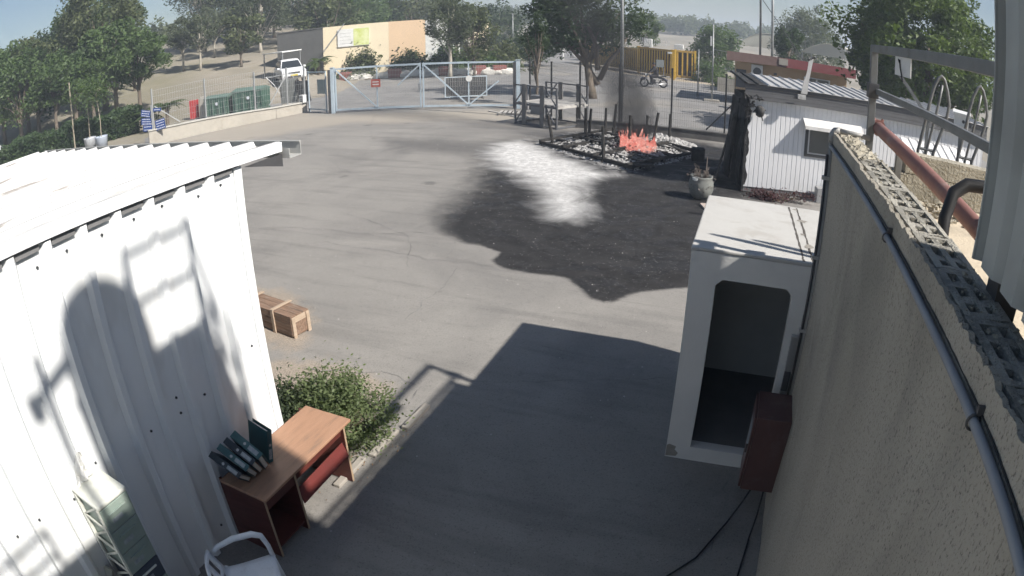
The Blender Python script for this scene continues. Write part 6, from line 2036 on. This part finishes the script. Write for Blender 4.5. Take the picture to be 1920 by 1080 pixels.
# razor wire on outriggers above the gate
mb = MB()
wire = []
for i in range(420):
    s = i / 419
    p = Yp[0].lerp(Yp[2], s)
    a = i * .75
    wire.append((p.x - .3, p.y + .35 + .28 * math.cos(a), 3.0 + .28 * math.sin(a) + .1 * math.sin(s * 20)))
mb.tube(wire, .016, 4)
o = tag(mb.build('razor_wire', fence_lite, fix=False), 'coiled razor wire running above the yellow gate', 'razor wire')
for i, s in enumerate((.12, .34, .56, .78)):
    p = Yp[0].lerp(Yp[2], s)
    o = MB().bar((p.x, p.y + .3, 0), (p.x, p.y + .3, 2.7), .07, .07).bar((p.x, p.y + .3, 2.7), (p.x - .45, p.y + .3, 3.25), .06, .06).build('wire_post', fence_lite)
    tag(o, 'angled post carrying the razor wire, %s from the smoke' % names[i].replace('leftmost', 'first'), 'post', 'razor wire posts')

# drums and bollards at the far road
dm_ = thing('white_drum', 'white drum with a stick at the far road edge', 'drum', (-22.4, 78.4, 0))
MB().lathe((0, 0, 0), [(.4, 0), (.42, .5), (.4, 1.0), (0, 1.0)], 16).build('barrel', whp, dm_, smooth=True)
MB().cyl((0, 0, 1), (-.15, 0, 2.4), .05, .04, 6).build('stick', stick_m, dm_)
bo = thing('white_post', 'white post with a lamp head left of the drum', 'post', (-21.9, 72.4, 0))
MB().cyl((0, 0, 0), (0, 0, 2.2), .09, .09, 8).build('post', whp, bo)
MB().box((.05, 0, 2.0), (.3, .2, .4)).build('head', whp, bo)

# ------------------------------------------------------------------ poles
pole_m = mat('pole_steel', (.30, .31, .31), .5, .5, col2=(.22, .23, .23), scale=3)
def pole(label, loc, h, r, extra=None, m=pole_m):
    p = thing('steel_pole', label, 'pole', (*loc, 0), 0, 'tall poles')
    MB().tube([(0, 0, 0), (0, 0, h)], [r, r * .8], 10).build('shaft', m, p, smooth=True)
    MB().cyl((0, 0, 0), (0, 0, .05), r * 2.4, r * 2.4, 12).build('base_flange', galv, p)
    if extra:
        extra(p)
    return p
pole('tall steel pole rising from behind the fire through the smoke', (-5.15, 24.9), 9.0, .075)
def ex(p):
    MB().bar((-.12, 0, 3.4), (-.12, 0, 4.0), .12, .1).build('sensor', whp, p)
    MB().bar((0, 0, 3.2), (5.4, 1.2, 2.75), .02, .02).build('stay_wire', galv, p)
    MB().mm((-.45, -.25, 0), (.45, .25, .12)).build('footing', conc, p)
pole('pole with a white sensor and a stay wire by the dark patch', (-2.45, 38.5), 4.75, .055, ex)
pole('thin pole beside the sensor pole', (-3.4, 39.5), 3.1, .04)
pole('left one of the two tall poles above the guard house', pol(.6, 44), 11, .09, m=mat('pole_dark', (.07, .07, .07), .5))
def ex2(p):
    MB().bar((0, 0, 8.6), (.0, 0, 9.0), .3, .2).build('collar', galv, p)
pole('right pale one of the two tall poles above the guard house', pol(1.7, 44), 11, .11, ex2)
pole('thin rod pole beside the large dark tree', pol(8.4, 40), 6.0, .03)
pole('wooden far pole near the bend of the road', pol(-21.2, 70), 5.5, .07)
pole('leaning far pole at the right corner of the cream building', pol(-23.2, 60), 4.0, .05)
tag(MB().bar((.6, 43.95, 7.0), (3.6, 44, 3.0), .05, .05).build('guy_wire', dark_steel), 'dark guy wire slanting down between the two tall poles', 'wire')

# ------------------------------------------------------------------ brown guard house with red fascia
gh_m = mat('guardhouse_tan', (.50, .35, .21), .85, col2=(.43, .30, .18), scale=1, var=.7)
fas = mat('fascia_red', (.26, .075, .075), .6, col2=(.21, .06, .06), scale=2)
fas2 = mat('fascia_brown', (.22, .14, .12), .7)
gz_ = -.0
ghs = thing('guard_house', 'low brown guard house with dark red fascia behind the burnt office', 'building', (-1.0, 38.4, .16), R(3))
GL_, GD_ = 7.0, 4.5
MB().mm((0, .4, 0), (GL_, .6, 2.6)).build('front_wall', gh_m, ghs)
MB().mm((0, .61, 0), (.2, GD_, 2.6)).build('side_wall', gh_m, ghs)
MB().mm((GL_ - .2, .61, 0), (GL_, GD_, 2.6)).build('side_wall', gh_m, ghs)
MB().mm((-.6, -.2, 2.601), (GL_ + .4, GD_ + .2, 2.72)).build('roof', mat('gh_roof', (.5, .47, .42), .85), ghs)
MB().mm((-.62, -.26, 2.5), (3.0, -.205, 3.05)).build('fascia', fas2, ghs)
MB().mm((2.55, -.3, 2.62), (3.1, -.262, 3.0)).build('junction_box', conc, ghs)
MB().mm((3.005, -.28, 2.5), (GL_ + .45, -.205, 3.05)).build('fascia', fas, ghs)
MB().mm((GL_ + .395, -.2, 2.5), (GL_ + .45, 1.8, 3.05)).build('fascia', fas, ghs)
w = MB().mm((4.2, .34, 1.35), (5.9, .396, 2.1)).build('window', whp, ghs)
for i in range(2):
    MB().mm((4.28 + i * .8, .33, 1.42), (5.0 + i * .8, .339, 2.03)).build('pane', gl, w)
ac2 = MB().mm((.9, .05, 1.6), (1.6, .396, 2.4)).build('air_conditioner', whp, ghs, bevel=.02)
MB().cyl((1.25, .045, 2.0), (1.25, .048, 2.0), .25, .25, 18).build('fan', dark_steel, ac2)
MB().mm((2.3, .385, 1.9), (2.5, .396, 2.05)).build('vent', dark_steel, ghs)
MB().mm((-.02, .37, .9), (.6, .396, 2.0)).build('dark_door', dark_steel, ghs)
bn = thing('picnic_bench', 'dark table and bench under the tree right of the guard house', 'bench', (6.9, 36.2, 0), R(10))
MB().mm((-1.2, -.4, .95), (1.6, .4, 1.02)).build('table_top', fence_dark, bn)
for x in (-1.0, .2, 1.4):
    MB().mm((x - .04, -.3, 0), (x + .04, .3, .949)).build('leg', fence_dark, bn)
MB().mm((-1.6, -.9, 1.75), (2.6, -.8, 1.85)).build('beam', timber_l, bn)
for x in (-1.5, 2.5):
    MB().mm((x - .05, -.9, 0), (x + .05, -.8, 1.749)).build('beam_post', galv, bn)

# white vaulted tents beyond
tentm = mat('tent_cream', (.62, .60, .52), .8, col2=(.55, .53, .46), scale=.5)
def tent(label, c, w, d, h0, h1, rz_):
    r = thing('vaulted_tent', label, 'tent', (*c, 0), rz_, 'vaulted tents')
    n = 16
    vs = []
    for i in range(n + 1):
        u = i / n * 2 - 1
        z = h0 + (h1 - h0) * (1 - u * u)
        vs += [(u * w / 2, -d / 2, z), (u * w / 2, d / 2, z)]
    o = MB().add(vs, [(2 * i, 2 * i + 1, 2 * i + 3, 2 * i + 2) for i in range(n)]).build('canopy', tentm, r, smooth=True)
    md = o.modifiers.new('s', 'SOLIDIFY'); md.thickness = .05
    MB().prism([(v_[0] * .99, v_[2] - .03) for v_ in vs[::2]], -d / 2 + .05, -d / 2 + .1, 'y').build('end_panel', tentm, r)
    for x in (-w / 2 + .1, w / 2 - .1):
        for y in (-d / 2 + .1, d / 2 - .1):
            MB().bar((x, y, 0), (x, y, h0), .1, .1).build('post', galv, r)
    return r
tent('far pale vaulted tent left of the round grey green tree', pol(1.2, 82), 7.5, 5, 3.3, 5.2, 0)
tent('nearer pale vaulted tent left of the large dark tree', pol(7.6, 52), 5.2, 5, 3.7, 4.7, R(-14))
hg = hedge('bank of dusty grass behind the yellow gate', pol(-15, 76), pol(-4, 70), 2.5, 1.6, 3500, .35, LM['olive'], 91, 'hedge')
# pale wall strip beside the guard house
tag(MB().mm((-2.6, 46.5, 0), (1.4, 46.8, 1.0)).build('pale_wall', conc, bevel=.02), 'low pale wall left of the brown guard house', 'wall')

# ------------------------------------------------------------------ motorcycle and rider
mo = thing('motorcycle', 'dark motorcycle riding left along the road before the yellow gate', 'motorcycle', (-6.85, 43.95, 0), R(180 + 17))
blk = mat('moto_black', (.03, .03, .032), .4)
blu = mat('moto_blue', (.045, .05, .10), .35)
def torus(mb, c, R_, r_, n=28, k=8):
    o = len(mb.v)
    for i in range(n):
        a = 2 * PI * i / n
        for j in range(k):
            b_ = 2 * PI * j / k
            mb.v.append((c[0] + (R_ + r_ * math.cos(b_)) * math.cos(a), c[1] + r_ * math.sin(b_), c[2] + (R_ + r_ * math.cos(b_)) * math.sin(a)))
    for i in range(n):
        for j in range(k):
            mb.f.append((o + i * k + j, o + ((i + 1) % n) * k + j, o + ((i + 1) % n) * k + (j + 1) % k, o + i * k + (j + 1) % k))
for x in (.66, -.66):
    mb = MB(); torus(mb, (x, 0, .31), .26, .055)
    wh = mb.build('wheel', tyre, mo, smooth=True)
    mb = MB(); torus(mb, (x, 0, .31), .215, .014, 24, 6)
    for k in range(9):
        a = k * 2 * PI / 9
        mb.bar((x, 0, .31), (x + .21 * math.cos(a), 0, .31 + .21 * math.sin(a)), .012, .012)
    mb.cyl((x, -.05, .31), (x, .05, .31), .05, .05, 10)
    mb.build('rim', rim, wh)
for s in (-1, 1):
    MB().tube([(.66, s * .09, .31), (.50, s * .09, .78), (.44, s * .08, .96)], .022, 8).build('fork', rim, mo)
    MB().tube([(-.66, s * .1, .31), (-.1, s * .08, .36)], .02, 8).build('swing_arm', blk, mo)
    MB().tube([(-.6, s * .13, .33), (-.45, s * .12, .62)], .022, 8).build('shock', rim, mo)
    MB().tube([(.44, s * .06, .98), (.38, s * .28, 1.05), (.28, s * .36, 1.02)], .014, 8).build('handlebar', blk, mo)
MB().lathe((.18, 0, .66), [(.0, 0), (.11, .01), (.15, .1), (.12, .2), (.0, .23)], 14).build('fuel_tank', blu, mo, smooth=True)
MB().mm((-.55, -.12, .70), (.06, .12, .79)).build('seat', blk, mo, bevel=.03)
MB().mm((-.12, -.13, .22), (.26, .13, .58)).build('engine', blk, mo, bevel=.04)
MB().tube([(.2, .12, .3), (-.1, .16, .22), (-.85, .17, .32)], [.03, .03, .05], 8).build('exhaust', rim, mo, smooth=True)
MB().cyl((.52, 0, .86), (.60, 0, .85), .09, .08, 14).build('headlamp', chrome, mo)
MB().tube([(.93, 0, .5), (.84, 0, .62), (.66, 0, .66), (.5, 0, .6)], .045, 8).build('front_mudguard', blu, mo)
MB().tube([(-.3, 0, .7), (-.66, 0, .68), (-.95, 0, .52)], .055, 8).build('rear_mudguard', blu, mo)
MB().mm((-.85, -.16, .80), (-.52, .16, .86)).build('rack', blk, mo)
# rider: one skinned figure
pe = thing('person', 'person in dark clothes and black cap riding the motorcycle', 'person', (-6.85, 43.95, 0), R(180 + 17))
cloth = mat('rider_dark_cloth', (.022, .02, .022), .8, col2=(.035, .03, .03), scale=4)
skin = mat('rider_skin', (.28, .16, .11), .6)
J = [(-.22, 0, .86, .15), (-.14, 0, 1.08, .14), (-.07, 0, 1.28, .15), (-.02, 0, 1.42, .09), (.0, 0, 1.50, .06),
     (-.05, .19, 1.38, .075), (.14, .27, 1.18, .055), (.31, .33, 1.04, .04),
     (-.05, -.19, 1.38, .075), (.14, -.27, 1.18, .055), (.31, -.33, 1.04, .04),
     (-.18, .11, .84, .11), (.22, .19, .74, .085), (.06, .2, .34, .06), (.16, .21, .28, .045),
     (-.18, -.11, .84, .11), (.22, -.19, .74, .085), (.06, -.2, .34, .06), (.16, -.21, .28, .045)]
ed = [(0, 1), (1, 2), (2, 3), (3, 4), (2, 5), (5, 6), (6, 7), (2, 8), (8, 9), (9, 10), (0, 11), (11, 12), (12, 13), (13, 14), (0, 15), (15, 16), (16, 17), (17, 18)]
me = bpy.data.meshes.new('body')
me.from_pydata([j[:3] for j in J], ed, [])
bo_ = bpy.data.objects.new('body', me); C.objects.link(bo_); bo_.parent = pe
md = bo_.modifiers.new('skin', 'SKIN')
sub = bo_.modifiers.new('sub', 'SUBSURF'); sub.levels = 2; sub.render_levels = 2
if not me.skin_vertices:
    bpy.context.view_layer.objects.active = bo_
for i, j in enumerate(J):
    me.skin_vertices[0].data[i].radius = (j[3] * 1.5, j[3] * 1.5)
me.skin_vertices[0].data[0].use_root = True
me.materials.append(cloth)
hd = MB().lathe((.04, 0, 1.50), [(.0, -.03), (.055, -.01), (.085, .05), (.1, .13), (.095, .2), (.06, .25), (.0, .265)], 16).build('head', skin, pe, smooth=True)
MB().lathe((.03, 0, 1.60), [(.104, .02), (.11, .08), (.09, .145), (.04, .175), (.0, .18)], 16).build('cap', cloth, pe, smooth=True)
MB().tube([(.13, 0, 1.605), (.155, 0, 1.585)], [.02, .012], 6).build('nose', skin, hd)
for s in (-1, 1):
    MB().tube([(.03, s * .095, 1.60), (.03, s * .11, 1.62), (.03, s * .097, 1.65)], .014, 5).build('ear', skin, hd)
for s in (-1, 1):
    mb = MB()
    mb.tube([(.29, s * .33, 1.045), (.34, s * .34, 1.03)], [.036, .04], 8)
    for k in range(4):
        mb.tube([(.335, s * (.305 + k * .024), 1.045), (.37, s * (.305 + k * .024), 1.03), (.355, s * (.305 + k * .024), 1.0)], .011, 5)
    mb.tube([(.31, s * .30, 1.03), (.335, s * .29, 1.01), (.36, s * .295, 1.0)], .012, 5)
    mb.build('hand', skin, pe)
    MB().box((.2, s * .21, .25), (.26, .1, .09)).build('shoe', blk, pe, bevel=.03)

# ------------------------------------------------------------------ smoky haze in the air over the whole place
m, t, b = newmat('haze_air')
t.nodes.remove(b)
vol = nd(t, 'ShaderNodeVolumePrincipled')
vol.inputs['Color'].default_value = (.66, .75, .88, 1)
vol.inputs['Density'].default_value = .0020
vol.inputs['Anisotropy'].default_value = .1
lk(t, vol.outputs[0], t.nodes['Material Output'].inputs['Volume'])
o = MB().mm((-760, -760, -1.2), (760, 760, 24)).build('haze', m)
o['label'] = 'thin smoky haze hanging over the whole place'
o['category'] = 'haze'
stuff(o)
